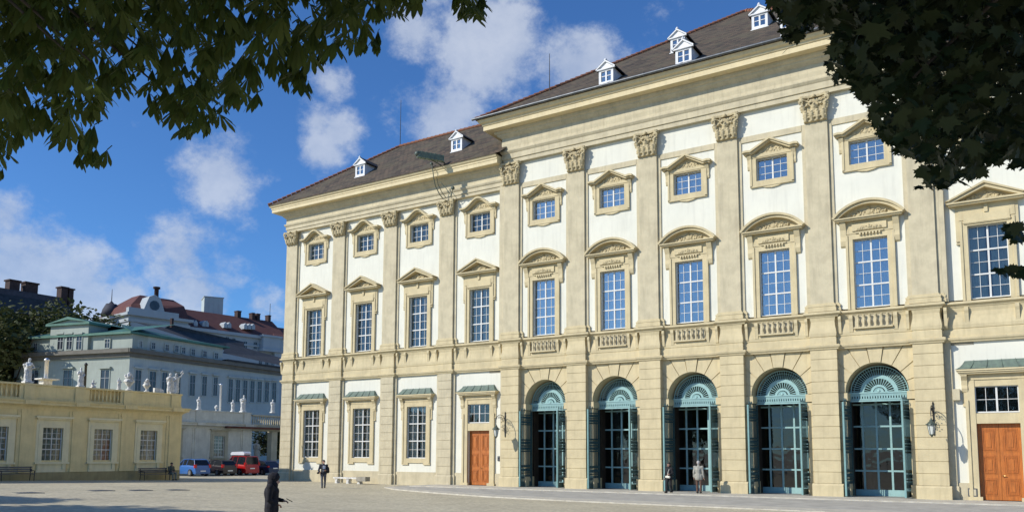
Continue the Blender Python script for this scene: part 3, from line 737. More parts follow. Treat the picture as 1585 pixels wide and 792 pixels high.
def make_window(kind, central):
    # local origin: window axis on the wall face
    k = MB(); r = {}
    G = GLASS if central else GLASSL
    if kind == 'upper':
        frame(k, .87, 17.80, 19.12, .30, -.09, .04)
        k.box(-1.22, 1.22, -.13, .04, 17.44, 17.52); k.prism([(-.6, 17.45), (.6, 17.45), (.35, 17.36), (0, 17.31), (-.35, 17.36)], 'y', -.10, .04)
        for s in (-1, 1): bracket(k, s*1.24, 18.45, 19.36, .12, .2)
        k.box(-1.36, 1.36, -.12, .04, 19.18, 19.36)
        root = k.build('window', STONE if 0 else TRIM, palace)
        hood_upper(not central).build('pediment', TRIM, root)
        rl = relief(1.9, .42, 11, 1.6).build; mb = relief(1.9, .46, 11, 1.6)
        o = remeshed(mb, 'relief', STONE, .018, root, smooth=1, rough=.012, rscale=14); o.location = (0, -.08, 19.28)
        sash(-.87, .87, 17.80, 19.12, 4, 3, (), .22).build('sash', SASH, root)
        pane(-.84, .84, 17.82, 19.1, .225).build('glass_pane', G, root)
        curtain(-.86, .86, 17.8, 19.12, .32, .08, 4).build('curtain', CURTW if central else CURT, root)
    elif kind == 'main':
        z0, z1 = 10.02, 13.70
        for s in (-1, 1):
            a, b = sorted((s*.85, s*1.16)); k.box(a, b, -.09, .04, 9.93, 14.0); a, b = sorted((s*1.08, s*1.2)); k.box(a, b, -.14, .04, 9.93, 13.95)
        k.box(-.85, .85, -.09, .04, 13.70, 14.0)
        k.box(-1.22, 1.22, -.12, .04, 14.0, 14.72)
        if central:
            for s in (-1, 1): bracket(k, s*1.30, 13.25, 14.66, .15, .3)
            k.box(-.85, .85, -.20, -.1, 14.12, 14.5); k.box(-.7, .7, -.17, -.1, 14.0, 14.06)
            for i in range(7): k.box(-.5+i*.16, -.42+i*.16, -.2, -.1, 13.88, 13.99)
        else:
            k.box(-1.0, 1.0, -.14, -.1, 13.78, 14.3); k.box(-1.02, 1.02, -.17, -.1, 13.82, 13.9)
            for s in (-1, 1): a, b = sorted((s*1.16, s*1.36)); k.box(a, b, -.09, .04, 13.0, 14.72); k.box(a, b, -.13, .04, 12.94, 13.02); k.box(a, b, -.13, .04, 12.8, 12.87)
            k.box(-.08, .08, -.2, -.1, 14.3, 14.72)
        for s in (-1, 1):
            x = s*1.08; k.prism([(-.08, 9.62), (-.21, 9.62), (-.22, 9.45), (-.17, 9.3), (-.15, 9.0), (-.11, 8.75), (-.08, 8.7)], 'x', x-.09, x+.09)
        root = k.build('window', TRIM, palace)
        (pediment_seg() if central else pediment_tri()).build('pediment', TRIM, root)
        o = remeshed(relief(1.7, .56, 21 if central else 22, 1.4), 'relief', STONE, .018, root, smooth=1, rough=.012, rscale=14); o.location = (0, -.10, 14.84)
        if central:
            o = remeshed(relief(1.3, .28, 25, 1.6), 'relief', STONE, .018, root, smooth=1, rough=.01, rscale=10); o.location = (0, -.22, 14.14)
        sash(-.85, .85, z0, z1, 4, 6, (2, 4), .22).build('sash', SASH, root)
        pane(-.82, .82, z0+.02, z1-.02, .225).build('glass_pane', G, root)
        curtain(-.84, .84, z0, z1, .31, .12 if not central else .04, 6).build('curtain', CURTW if central else CURT, root)
    elif kind == 'ground':
        z0, z1 = 1.92, 5.64
        frame(k, .89, z0, z1, .33, -.08, .04)
        for s in (-1, 1):
            a, b = sorted((s*1.2, s*1.42)); k.box(a, b, -.06, .04, 4.75, 6.0); k.box(a, b, -.1, .04, 4.68, 4.75); a, b = sorted((s*.7, s*1.3)); k.box(a, b, -.09, .04, 1.45, 1.62)
            bracket(k, s*1.32, 5.3, 6.25, .13, .3)
        k.box(-1.2, 1.2, -.1, .04, 5.98, 6.28)
        root = k.build('window', TRIM, palace)
        h = MB()
        for (hx, y, a, b) in ((1.52, -.34, 6.26, 6.34), (1.6, -.42, 6.34, 6.42), (1.66, -.48, 6.42, 6.5)): h.box(-hx, hx, y, .05, a, b)
        hd = h.build('pediment', CORN, root)
        hood_roof().build('hood_roof', COPPER, root)
        sash(-.89, .89, z0, z1, 4, 6, (2, 4), .14).build('sash', SASH, root)
        pane(-.86, .86, z0, z1, .145).build('glass_pane', GLASSL, root)
        g = MB()
        for i in range(9): g.tube([(-.8+i*.2, .26, z0), (-.8+i*.2, .26, z1)], .014, 4)
        for i in range(8): g.box(-.88, .88, .25, .27, z0+.2+i*.47, z0+.23+i*.47)
        g.build('inner_grille', mat('white grille', (.6, .6, .56), .6, .05, 2, 0), root)
        curtain(-.88, .88, z0, z1, .33, .08, 8).build('curtain', CURTW, root)
    else:   # door with a window above it
        for s in (-1, 1):
            a, b = sorted((s*.92, s*1.28)); k.box(a, b, -.08, .04, .14, 6.0); a, b = sorted((s*1.2, s*1.34)); k.box(a, b, -.14, .04, .14, 5.0)
            a, b = sorted((s*1.22, s*1.44)); k.box(a, b, -.06, .04, 4.75, 6.0); k.box(a, b, -.1, .04, 4.68, 4.75); bracket(k, s*1.34, 5.3, 6.25, .13, .3)
            a, b = sorted((s*.8, s*1.4)); k.box(a, b, -.18, .04, .1, .3)
        k.box(-.92, .92, -.05, .04, 5.66, 6.0); k.box(-.92, .92, -.05, .3, 3.84, 4.34); k.box(-1.2, 1.2, -.1, .04, 5.98, 6.28)
        root = k.build('doorway', TRIM, palace)
        h = MB()
        for (hx, y, a, b) in ((1.52, -.34, 6.26, 6.34), (1.6, -.42, 6.34, 6.42), (1.66, -.48, 6.42, 6.5)): h.box(-hx, hx, y, .05, a, b)
        h.build('pediment', CORN, root)
        hood_roof().build('hood_roof', COPPER, root)
        sash(-.92, .92, 4.36, 5.66, 4, 2, (), .10).build('sash', SASH, root); pane(-.9, .9, 4.38, 5.64, .105).build('glass_pane', GLASSL, root)
        for s in (-1, 1):
            dm = MB(); a, b = sorted((s*.006, s*.91)); dm.box(a, b, .22, .28, .15, 3.83)
            for (c, e) in ((.35, 1.2), (1.38, 2.3), (2.48, 3.6)):
                m0, m1 = a+.14, b-.14
                for o, y in ((0, .205), (.07, .19), (.13, .205)):
                    for (p, q, r0, r1) in ((m0+o, m1-o, c+o, c+o+.03), (m0+o, m1-o, e-o-.03, e-o)): dm.box(p, q, y, .23, r0, r1)
                    for (p, q) in ((m0+o, m0+o+.03), (m1-o-.03, m1-o)): dm.box(p, q, y, .23, c+o+.03, e-o-.03)
                dm.box(m0+.2, m1-.2, .195, .23, c+.2, e-.2)
            leaf = dm.build('door_leaf', WOOD, root)
        hm = MB(); hm.tube([(.06, .2, 1.32), (.06, .14, 1.32), (.2, .13, 1.32)], .02, 6); hm.build('handle', mat('brass', (.7, .5, .2), .3, .05, 4, 0, metal=1), root)
    return root
def hood_roof():
    m_ = MB(); P = []
    prof = [(1.68, -.5, 6.5), (1.62, -.44, 6.53), (1.48, -.34, 6.62), (1.36, -.2, 6.78), (1.28, -.1, 6.93), (1.26, .05, 6.95)]
    for i in range(len(prof)-1):
        (a, y0, z0), (b, y1, z1) = prof[i], prof[i+1]
        m_.quad((-a, y0, z0), (a, y0, z0), (b, y1, z1), (-b, y1, z1)); m_.quad((a, y0, z0), (a, .05, z0), (b, .05, z1), (b, y1, z1)); m_.quad((-a, .05, z0), (-a, y0, z0), (-b, y1, z1), (-b, .05, z1))
    for x in (-.9, -.3, .3, .9):
        m_.tube([(x*1.15, -.49, 6.52), (x*1.08, -.35, 6.64), (x, -.2, 6.80), (x*.97, -.1, 6.95)], .018, 4)
    return m_
for kind, central, xs, y in (('upper', True, BAYC, .27), ('main', True, BAYC, .27), ('upper', False, BAYL+BAYR, .27+DW), ('main', False, BAYL+BAYR, .27+DW),
                             ('ground', False, BAYL[:3]+BAYR[1:], .28+DW), ('door', False, [BAYL[3], BAYR[0]], .28+DW)):
    w0 = make_window(kind, central)
    for i, x in enumerate(xs):
        w = w0 if i == 0 else copy_tree(w0, palace)
        w.location = (x, y, 0)

# roofs --------------------------------------------------------------
def roofuv(co, n):
    n = Vector(n); t = Vector((0, 0, 1)).cross(n)
    t = t.normalized() if t.length > .01 else Vector((1, 0, 0)); b = n.cross(t)
    return (co.dot(t), co.dot(b))
TW, TC = math.tan(R(38.2)), math.tan(R(35.6))
EW = (-23.42, -.86, 22.62); EC = (-1.98, -1.4, 25.03)
def roofs():
    d = 7.6
    for s in (1, -1):
        f = lambda x: x if s > 0 else 25-x
        x0, y0, z0 = EW; xr = 3; yb = y0+2*d; zr = z0+d*TW
        m_ = MB(); A = (f(x0), y0, z0); B_ = (f(-.3), y0, z0); Cc = (f(x0+d), y0+d, zr); D = (f(-.3), y0+d, zr); E_ = (f(x0), yb, z0); G = (f(-.3), yb, z0)
        m_.add([A, B_, D, Cc, E_, G], [(0, 1, 2, 3) if s > 0 else (3, 2, 1, 0), (4, 0, 3) if s > 0 else (3, 0, 4), (5, 4, 3, 2) if s > 0 else (2, 3, 4, 5)])
        m_.box(min(f(x0), f(-.7)), max(f(x0), f(-.7)), y0, yb, z0-.06, z0-.004)
        ro = m_.build('roof', ROOF, palace, uvf=roofuv)
        r = MB()
        def rt_(P, Q):
            P, Q = Vector(P), Vector(Q); n = int((Q-P).length/.42); 
            for i in range(n):
                a = P.lerp(Q, i/n); b = P.lerp(Q, (i+.92)/n); r.tube([a+Vector((0, 0, .05)), b+Vector((0, 0, .03))], [.15, .12], 6)
        rt_(A, Cc); rt_(Cc, D); r.build('ridge', RIDGE, palace)
    x0, y0, z0 = EC; x1 = 25-x0; h = 14.9; zr = z0+h*TC; yb = y0+2*h
    m_ = MB(); P = [(x0, y0, z0), (x1, y0, z0), (x1, yb, z0), (x0, yb, z0), ((x0+x1)/2, y0+(x1-x0)/2, z0+(x1-x0)/2*TC)]
    hh = (x1-x0)/2
    m_.add(P, [(0, 1, 4), (1, 2, 4), (2, 3, 4), (3, 0, 4)]); m_.box(x0, x1, y0, yb, z0-.06, z0-.004)
    m_.build('roof', ROOF, palace, uvf=roofuv)
    r = MB()
    for c in P[:2]:
        a0, b0 = Vector(c), Vector(P[4]); n = int((b0-a0).length/.42)
        for i in range(n):
            a = a0.lerp(b0, i/n); b = a0.lerp(b0, (i+.92)/n); r.tube([a+Vector((0, 0, .05)), b+Vector((0, 0, .03))], [.16, .13], 6)
    r.build('ridge', RIDGE, palace)
    g = MB()
    g.tube([(x0-.25, y0-.08, z0+.03), (x1+.25, y0-.08, z0+.03)], .09, 8)
    for i in range(24): x = x0+.6+i*1.19; g.tube([(x, y0-.08, z0-.1), (x, y0-.17, z0+.08), (x, y0+.1, z0+.22)], .022, 4)
    g.box(x0, x1, y0-.03, y0+.35, z0+.03, z0+.05)
    g.build('gutter', ZINC, palace)
roofs()
def on_roof(u, v, central):
    e, T = (EC, TC) if central else (EW, TW)
    d = raydir(u, v); t = (e[2]-CAM.z+(CAM.y-e[1])*T)/(d.z-d.y*T); return CAM+d*t
def dormer_mesh(T, w=.50, h=1.0):
    b = MB(); gl = MB(); rf = MB()
    dep = (h+.1)/T
    b.box(-w, -w+.16, 0, .1, 0, h); b.box(w-.16, w, 0, .1, 0, h); b.box(-w+.16, w-.16, 0, .1, 0, .18); b.box(-w+.16, w-.16, 0, .1, h-.16, h); b.box(-.05, .05, .01, .1, .18, h-.16)
    for s in (-1, 1): a, c = sorted((s*.06, s*(w-.16))); b.box(a, c, .03, .08, h*.52, h*.52+.04)
    b.box(-w-.06, w+.06, -.06, .1, -.06, .0)
    for s in (-1, 1):
        b.prism([(0.1, 0.0), (0.1, h), (h/T+.1, h)], 'x', s*w-(.04 if s > 0 else 0), s*w+(.04 if s < 0 else 0))
    b.prism([(-w-.08, h), (w+.08, h), (0, h+.44)], 'y', -.02, .1); 
    for s in (-1, 1):
        P = [(s*(w+.16), h-.04), (s*(w+.16), h+.05), (0, h+.54), (0, h+.44)]
        b.prism(P if s < 0 else P[::-1], 'y', -.12, .02)
    b.box(-w-.14, w+.14, -.09, .04, h-.06, h+.02); b.lathe([(.09, 0), (.11, .06), (.05, .14), (.005, .2)], (0, -.05, h+.50), 8)
    gl.quad((-w+.1, .06, .1), (w-.1, .06, .1), (w-.1, .06, h-.1), (-w+.1, .06, h-.1))
    for s in (-1, 1):
        a = (s*(w+.2), -.1, h-.02); c = (0, -.1, h+.52); L = (h+.52)/T+.2; L2 = h/T
        P = [Vector(a), Vector(c), Vector((0, L, h+.52)), Vector((s*(w+.2), L2, h-.02))]
        Q = [p+Vector((0, 0, .06)) for p in P]
        rf.add(P+Q, [(0, 1, 2, 3), (7, 6, 5, 4), (0, 4, 5, 1), (1, 5, 6, 2), (3, 2, 6, 7), (0, 3, 7, 4)])
    return b, gl, rf
def dormers():
    for central, spots in ((False, [(557, 273), (706.5, 234)]), (True, [(938, 130), (1058, 99.5), (1049, 80), (1176, 44), (1222, 55), (1330, 5)])):
        T = TC if central else TW
        b, g, r = dormer_mesh(T); o = b.build('dormer', DORM, palace); g.build('glass_pane', GLASS, o); r.build('dormer_roof', VDARK, o)
        for i, (u, v) in enumerate(spots):
            q = o if i == 0 else copy_tree(o, palace); p = on_roof(u, v, central); q.location = p
    # mirrored right wing dormers
    for u in (30.5, 36.5, 42.5):
        q = copy_tree([c for c in palace.children if c.name.startswith('dormer')][0], palace); q.location = (u, 1.6, EW[2]+(1.6-EW[1])*TW)
    for (u, v, u2, v2, X) in ((617, 229, 617, 155, 0), (850, 152, 850, 84, 1)):
        p = Vector((-15.8, 6.75, 28.5)) if not X else Vector((1.85, 2.1, 27.6)); q0 = proj(p)
        r = MB(); top = 0
        while proj(p+Vector((0, 0, top)))[1] > v2: top += .05
        r.tube([(0, 0, -.1), (0, 0, top)], [.035, .02], 6); o = r.build('lightning_rod', IRON, palace); o.location = p
dormers()

# ------------------------------------------------------------------ side wings of the court
def low_window(mb_parent, hx, z0, z1, trim, dark=False):
    pass
def side_wing(name, label, X, y0, y1, wins, pils, z, mats, panels, depth=8.0):
    """a one-storey wing whose front faces +x; z = dict of heights"""
    body, pale, plinth = mats
    root = tag(empty(name, (X, y1, z['g'])), label, 'building')
    O = lambda o: setattr(o, 'location', (0, -y1, -z['g'])) or o       # children are written in (x from front, world y, world z)
    b = MB(); b.box(-depth, -.45, y0, y1, -.6, z['cor'])
    ys = sorted([(c-.66, c+.66) for c in wins]); last = y0
    for a, c in ys:
        b.box(-.45, 0, last, a, z['pl'], z['cor']); b.box(-.45, 0, a, c, z['w1'], z['cor']); b.box(-.45, 0, a, c, z['pl'], z['w0']); last = c
    b.box(-.45, 0, last, y1, z['pl'], z['cor']); O(b.build('wall', body, root))
    p = MB(); p.box(-.45, .07, y0-.05, y1+.07, -.6, z['pl']); O(p.build('plinth', plinth, root))
    c = MB(); pr = [(-.3, z['cor']-.32), (.05, z['cor']-.32), (.07, z['cor']-.22), (.12, z['cor']-.14), (.3, z['cor']-.02), (.42, z['cor']), (.42, z['cor']+.12), (.5, z['cor']+.22), (.52, z['cor']+.28), (-.3, z['cor']+.3)]
    sweep(c, [(0, y0), (0, y1), (-depth, y1)], pr); O(c.build('cornice', body, root))
    q = MB(); t = z['top']; zc = z['cor']+.3
    q2 = [(-.35, zc), (.02, zc), (.02, zc+.12), (-.02, zc+.16), (-.02, t-.14), (.05, t-.1), (.05, t), (-.35, t)]
    segs = []; last = y0
    for a, d in sorted(panels): segs.append((last, a)); last = d
    segs.append((last, y1))
    for a, d in segs:
        if d-a > .05: sweep(q, [(0, a), (0, d)] if d < y1 else [(0, a), (0, y1), (-depth, y1)], q2)
    for a, d in panels:
        q.box(-.34, -.26, a+.001, d-.001, zc, t-.12)
        q.box(-.3, .03, a+.001, d-.001, zc, zc+.14); q.box(-.3, .05, a+.001, d-.001, t-.12, t)
        n = int((d-a)/.27)
        for i in range(n):
            yy = a+(d-a)*(i+.5)/n; h = t-zc-.26
            q.lathe([(.06, 0), (.03, .04), (.085, h*.35), (.035, h*.75), (.03, h*.85), (.07, h)], (-.12, yy, zc+.14), 8)
    q.box(-depth, -.32, y0, y1-.3, z['cor'], zc+.05); O(q.build('parapet', body, root))
    for yy, hw in pils:
        s = MB(); s.box(-.1, .09, yy-hw, yy+hw, z['pl'], z['cor']-.3); s.box(-.1, .13, yy-hw-.05, yy+hw+.05, z['pl'], z['pl']+.22); s.box(-.1, .12, yy-hw-.04, yy+hw+.04, z['cor']-.55, z['cor']-.33); s.box(-.1, .04, yy-hw-.22, yy+hw+.22, z['pl'], z['cor']-.31)
        s.box(-.3, .07, yy-hw*.8, yy+hw*.8, zc, t-.12); s.box(-.3, .54, yy-hw-.05, yy+hw+.05, z['cor']+.005, z['cor']+.275)
        O(s.build('pilaster', body, root))
    w0 = None
    for c in wins:
        if w0 is None:
            k = MB(); a, d = z['w0'], z['w1']
            for s in (-1, 1): e, f = sorted((s*.66, s*.92)); k.box(-.05, .07, e, f, a-.12, d+.26); e, f = sorted((s*.92, s*1.08)); k.box(-.05, .045, e, f, a-.12, d+.5)
            k.box(-.05, .07, -.66, .66, d, d+.26); k.box(-.05, .05, -1.05, 1.05, d+.26, d+.52); k.box(-.05, .2, -1.1, 1.1, d+.52, d+.62); k.box(-.05, .3, -1.2, 1.2, d+.62, d+.74)
            k.box(-.1, .2, -1.12, 1.12, a-.24, a-.12); k.box(-.05, .05, -.95, .95, a-.8, a-.24)
            for s in (-1, 1): e, f = sorted((s*.7, s*.92)); k.box(-.05, .12, e, f, a-.6, a-.24)
            w0 = k.build('window', pale, root); w0.location = (0, c-y1, -z['g'])
            g = MB()
            x0, x1 = -.66, .66; F_ = lambda p, q_, r, s_: g.box(-.16, -.10, p, q_, r, s_)
            for y_ in (-.66, -.025, .60): F_(y_, y_+.06, a, d)
            for y_ in (-.35, .32): g.box(-.15, -.11, y_, y_+.03, a, d)
            for j in range(1, 6): zz = a+(d-a)*j/6; tt = .035 if j in (2, 4) else .013; g.box(-.165, -.105, -.6, .6, zz-tt, zz+tt)
            g.build('sash', SASH, w0); h = MB(); h.quad((-.13, -.62, a), (-.13, .62, a), (-.13, .62, d), (-.13, -.62, d)); h.build('glass_pane', GLASSL, w0)
            cu = MB(); n = 14; vs = [(-.34+.03*math.sin(i*2), -.64+1.28*i/n, zz) for zz in (a, d) for i in range(n+1)]; cu.add(vs, [(i, i+1, n+2+i, n+1+i) for i in range(n)], 0, True); cu.build('curtain', mat('dim curtain', (.30, .30, .26), .9, .15, 2, 0), w0)
        else:
            q_ = copy_tree(w0, root); q_.location = (0, c-y1, -z['g'])
    return root
ZY = dict(g=.3, pl=.95, w0=1.72, w1=3.83, cor=5.28, top=6.64)
wing1 = side_wing('court_wing', 'yellow one storey wing with balustraded parapet and benches along its wall', -25.0, -30.0, -7.05,
    [-9.65-3.45*i for i in range(6)], [(-7.62, .42), (-11.4, .42), (-14.9, .42), (-18.2, .42), (-21.7, .42), (-25.1, .42), (-28.6, .42)], ZY, (YEL, YEL2, YELD), [(-14.2, -11.95), (-21.2, -18.8)])
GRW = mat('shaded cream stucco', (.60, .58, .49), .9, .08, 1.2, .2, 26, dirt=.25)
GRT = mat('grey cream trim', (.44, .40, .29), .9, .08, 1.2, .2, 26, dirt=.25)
ZG = dict(g=-.1, pl=.55, w0=1.9, w1=3.95, cor=5.0, top=6.55)
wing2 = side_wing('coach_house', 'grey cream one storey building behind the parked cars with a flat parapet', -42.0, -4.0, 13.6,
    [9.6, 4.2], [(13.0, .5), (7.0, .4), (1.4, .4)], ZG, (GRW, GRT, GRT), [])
# balustraded link to the right of it
def link_wall():
    r = tag(empty('balustraded_link', (-42, 19, -.3)), 'low stone arcade with balustrade and rusty gutter right of the coach house', 'wall')
    b = MB(); b.box(-.5, .3, -5.3, 6, 5.25, 5.5); b.box(-.4, .2, -5.3, 6, 5.5, 5.62); b.box(-.4, .2, -5.3, 6, 6.5, 6.65); b.box(-.3, .1, -5.3, 6, 4.9, 5.25)
    for i in range(38): b.lathe([(.07, 0), (.035, .05), (.09, .3), (.04, .7), (.08, .88)], (-.1, -5.1+i*.29, 5.62), 6)
    b.build('balustrade', GRT, r)
    b = MB(); b.box(.3, .75, -9, 6, 5.1, 5.3); b.build('gutter', mat('rusty gutter', (.14, .05, .03), .9, .3, 3), r)
    for y in (-2.3, 5.5): b = MB(); b.box(-.5, .2, y-.4, y+.4, 0, 4.92); b.build('pier', GRT, r)
link_wall()

# ------------------------------------------------------------------ buildings beyond
class Face:
    def __init__(s, P0, az):
        s.P = Vector((P0[0], P0[1], 0)); s.az = R(az); s.e = Vector((math.cos(s.az), math.sin(s.az), 0)); s.n = Vector((-math.sin(s.az), math.cos(s.az), 0))
    def S(s, u, v, off=0):
        d = raydir(u, v); t = ((s.P+s.n*off-CAM).dot(s.n))/d.dot(s.n); p = CAM+d*t; return ((p-s.P).dot(s.e), p.z)
    def put(s, mb, name, mats, root):
        o = mb.build(name, mats, root); o.rotation_euler = (0, 0, s.az); o.location = s.P-root.location; return o
def far_window(face, root, u0, u1, v0, v1, trim=None, head=True, arch=False):
    a, zt = face.S(u0, v0); b, _ = face.S(u1, v0); _, zb = face.S((u0+u1)/2, v1)
    w = MB(); t = .12; w.box(a-t, a, -.08, .25, zb-t, zt+t); w.box(b, b+t, -.08, .25, zb-t, zt+t); w.box(a, b, -.08, .25, zt, zt+t); w.box(a-.1, b+.1, -.16, .25, zb-t, zb)
    if head: w.box(a-.3, b+.3, -.35, .1, zt+t+.1, zt+t+.35)
    o = face.put(w, 'window', trim or VILLA, root)
    g = MB(); g.box(a, b, -.02, .1, zb, zt); g2 = MB(); c = (a+b)/2; g2.box(c-.06, c+.06, -.06, -.02, zb, zt); zz = zb+(zt-zb)*.62; g2.box(a, b, -.07, -.03, zz-.05, zz+.05)
    p = g.build('glass_pane', VWIN, o); g2.build('sash', mat('distant sash', (.22, .24, .25), .7, .05, 1, 0), o)
    return o
def villa():
    C0 = at(201.4, 545, X=-75); root = tag(empty('villa', (C0.x, C0.y, -.5)), 'grey villa with green sheet roof and pedimented attic behind the yellow wing', 'villa')
    FR = Face(C0, 97); FL = Face(C0, 13)
    zc0 = FR.S(201.4, 547)[1]; zc1 = FR.S(201.4, 539)[1]; zat = FR.S(201.4, 516)[1]
    Lr = FR.S(351, 561)[0]; Lr2 = FR.S(434, 570)[0]; La = FR.S(345.5, 545)[0]; Ll = FL.S(24, 548)[0]; Lal = FL.S(26, 535)[0]
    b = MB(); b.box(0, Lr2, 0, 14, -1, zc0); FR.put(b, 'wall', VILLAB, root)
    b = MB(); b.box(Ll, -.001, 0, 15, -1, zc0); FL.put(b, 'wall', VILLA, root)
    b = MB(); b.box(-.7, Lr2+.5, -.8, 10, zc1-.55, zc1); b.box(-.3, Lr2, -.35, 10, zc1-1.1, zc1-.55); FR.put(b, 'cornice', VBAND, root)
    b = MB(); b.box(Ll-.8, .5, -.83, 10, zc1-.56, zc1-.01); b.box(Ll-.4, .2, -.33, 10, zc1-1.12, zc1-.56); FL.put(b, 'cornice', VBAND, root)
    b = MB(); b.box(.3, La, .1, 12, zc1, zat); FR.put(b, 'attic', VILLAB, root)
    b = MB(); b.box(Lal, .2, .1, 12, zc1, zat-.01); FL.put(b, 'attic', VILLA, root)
    # green eaves and the hipped roofs
    b = MB(); b.box(-.5, La+.7, -.6, 2, zat, zat+.28); z = zat+.28
    b.add([(-.5, -.6, z), (La+.7, -.6, z), (La-2, 7.5, z+1.5), (4, 7.5, z+2.2)], [(0, 1, 2, 3)]); FR.put(b, 'roof', VGREEN, root)
    b = MB(); b.box(Lal-.5, .5, -.6, 2, zat-.012, zat+.27); b.add([(Lal-.5, -.6, z), (.5, -.6, z), (.5, 8, z+2.2), (Lal+4, 8, z+2.2)], [(0, 1, 2, 3)]); FL.put(b, 'roof', VGREEN, root)
    # pedimented block
    a, zt = FL.S(82, 506); c, _ = FL.S(140.5, 506); zp = FL.S(111.4, 491)[1]
    b = MB(); b.box(a, c, -.35, 3, zc1+.01, zt); b.prism([(a, zt+.3), (c, zt+.3), ((a+c)/2, zp-.3)], 'y', -.35, 3); FL.put(b, 'pedimented_block', VILLA, root)
    b = MB(); b.box(a-.5, c+.5, -.8, 3, zt, zt+.3)
    for s in (-1, 1): x = a-.5 if s < 0 else c+.5; P = [(x, zt+.3), ((a+c)/2, zp), ((a+c)/2, zp-.4), (x-s*.1, zt+.28)]; b.prism(P if s < 0 else P[::-1], 'y', -.8, 12)
    FL.put(b, 'pediment', VGREEN, root)
    # dark roofs
    b = MB()
    def P_(u, v, off): x, z_ = FR.S(u, v, off); return (x, off, z_)
    b.add([P_(345, 546, .5), P_(434, 565, .5), P_(434, 553, 7), P_(352, 530, 7)], [(0, 1, 2, 3)]); b.add([P_(205, 497, 8), P_(345, 541, 8), P_(378, 546, 8), P_(378, 529, 12), P_(266, 502, 12), P_(255, 507, 12)], [(0, 1, 2, 3, 4, 5)])
    b.box(La+.2, Lr2+.6, -.9, .6, zc1+.02, zc1+.3)
    FR.put(b, 'dark_roof', VDARK, root)
    for i, u in enumerate((217, 237.5, 258.4, 273.5, 284, 298.8, 317, 334.7)): far_window(FR, root, u-2.6, u+2.6, 527+i*2.9-(i > 2)*1.5, 537+i*2.75-(i > 2)*1.2, VILLAB, False)
    for u, w in ((214, 13), (236.5, 14), (255, 12), (276, 11), (298, 12), (316.5, 11), (333.5, 10)): far_window(FR, root, u-w/2+2, u+w/2-2, 572+(u-214)*.095, 612, VILLAB)
    for i in range(7):
        u = 357+i*11.2; far_window(FR, root, u-3.2, u+3.2, 586+i*.9, 622, VILLAB, True)
    FB = Face(C0-FL.n*.36, 13)
    for u in (94.5, 108.5, 123.5): far_window(FB, root, u-4, u+4, 520, 540.5, VILLA)
    far_window(FL, root, 53, 58, 531, 542.5, VILLA, False); far_window(FL, root, 163.5, 170.5, 525, 538, VILLA, False)
    for u in (54, 106, 163.5): far_window(FL, root, u-6.5, u+6.5, 573, 604, VILLA)
    ch = MB(); x, z_ = FR.S(266, 499, 11); ch.box(x-.2, x+.2, 10.8, 11.2, z_-.8, z_+.7); FR.put(ch, 'chimney', BRICK, root)
    return root
villa()
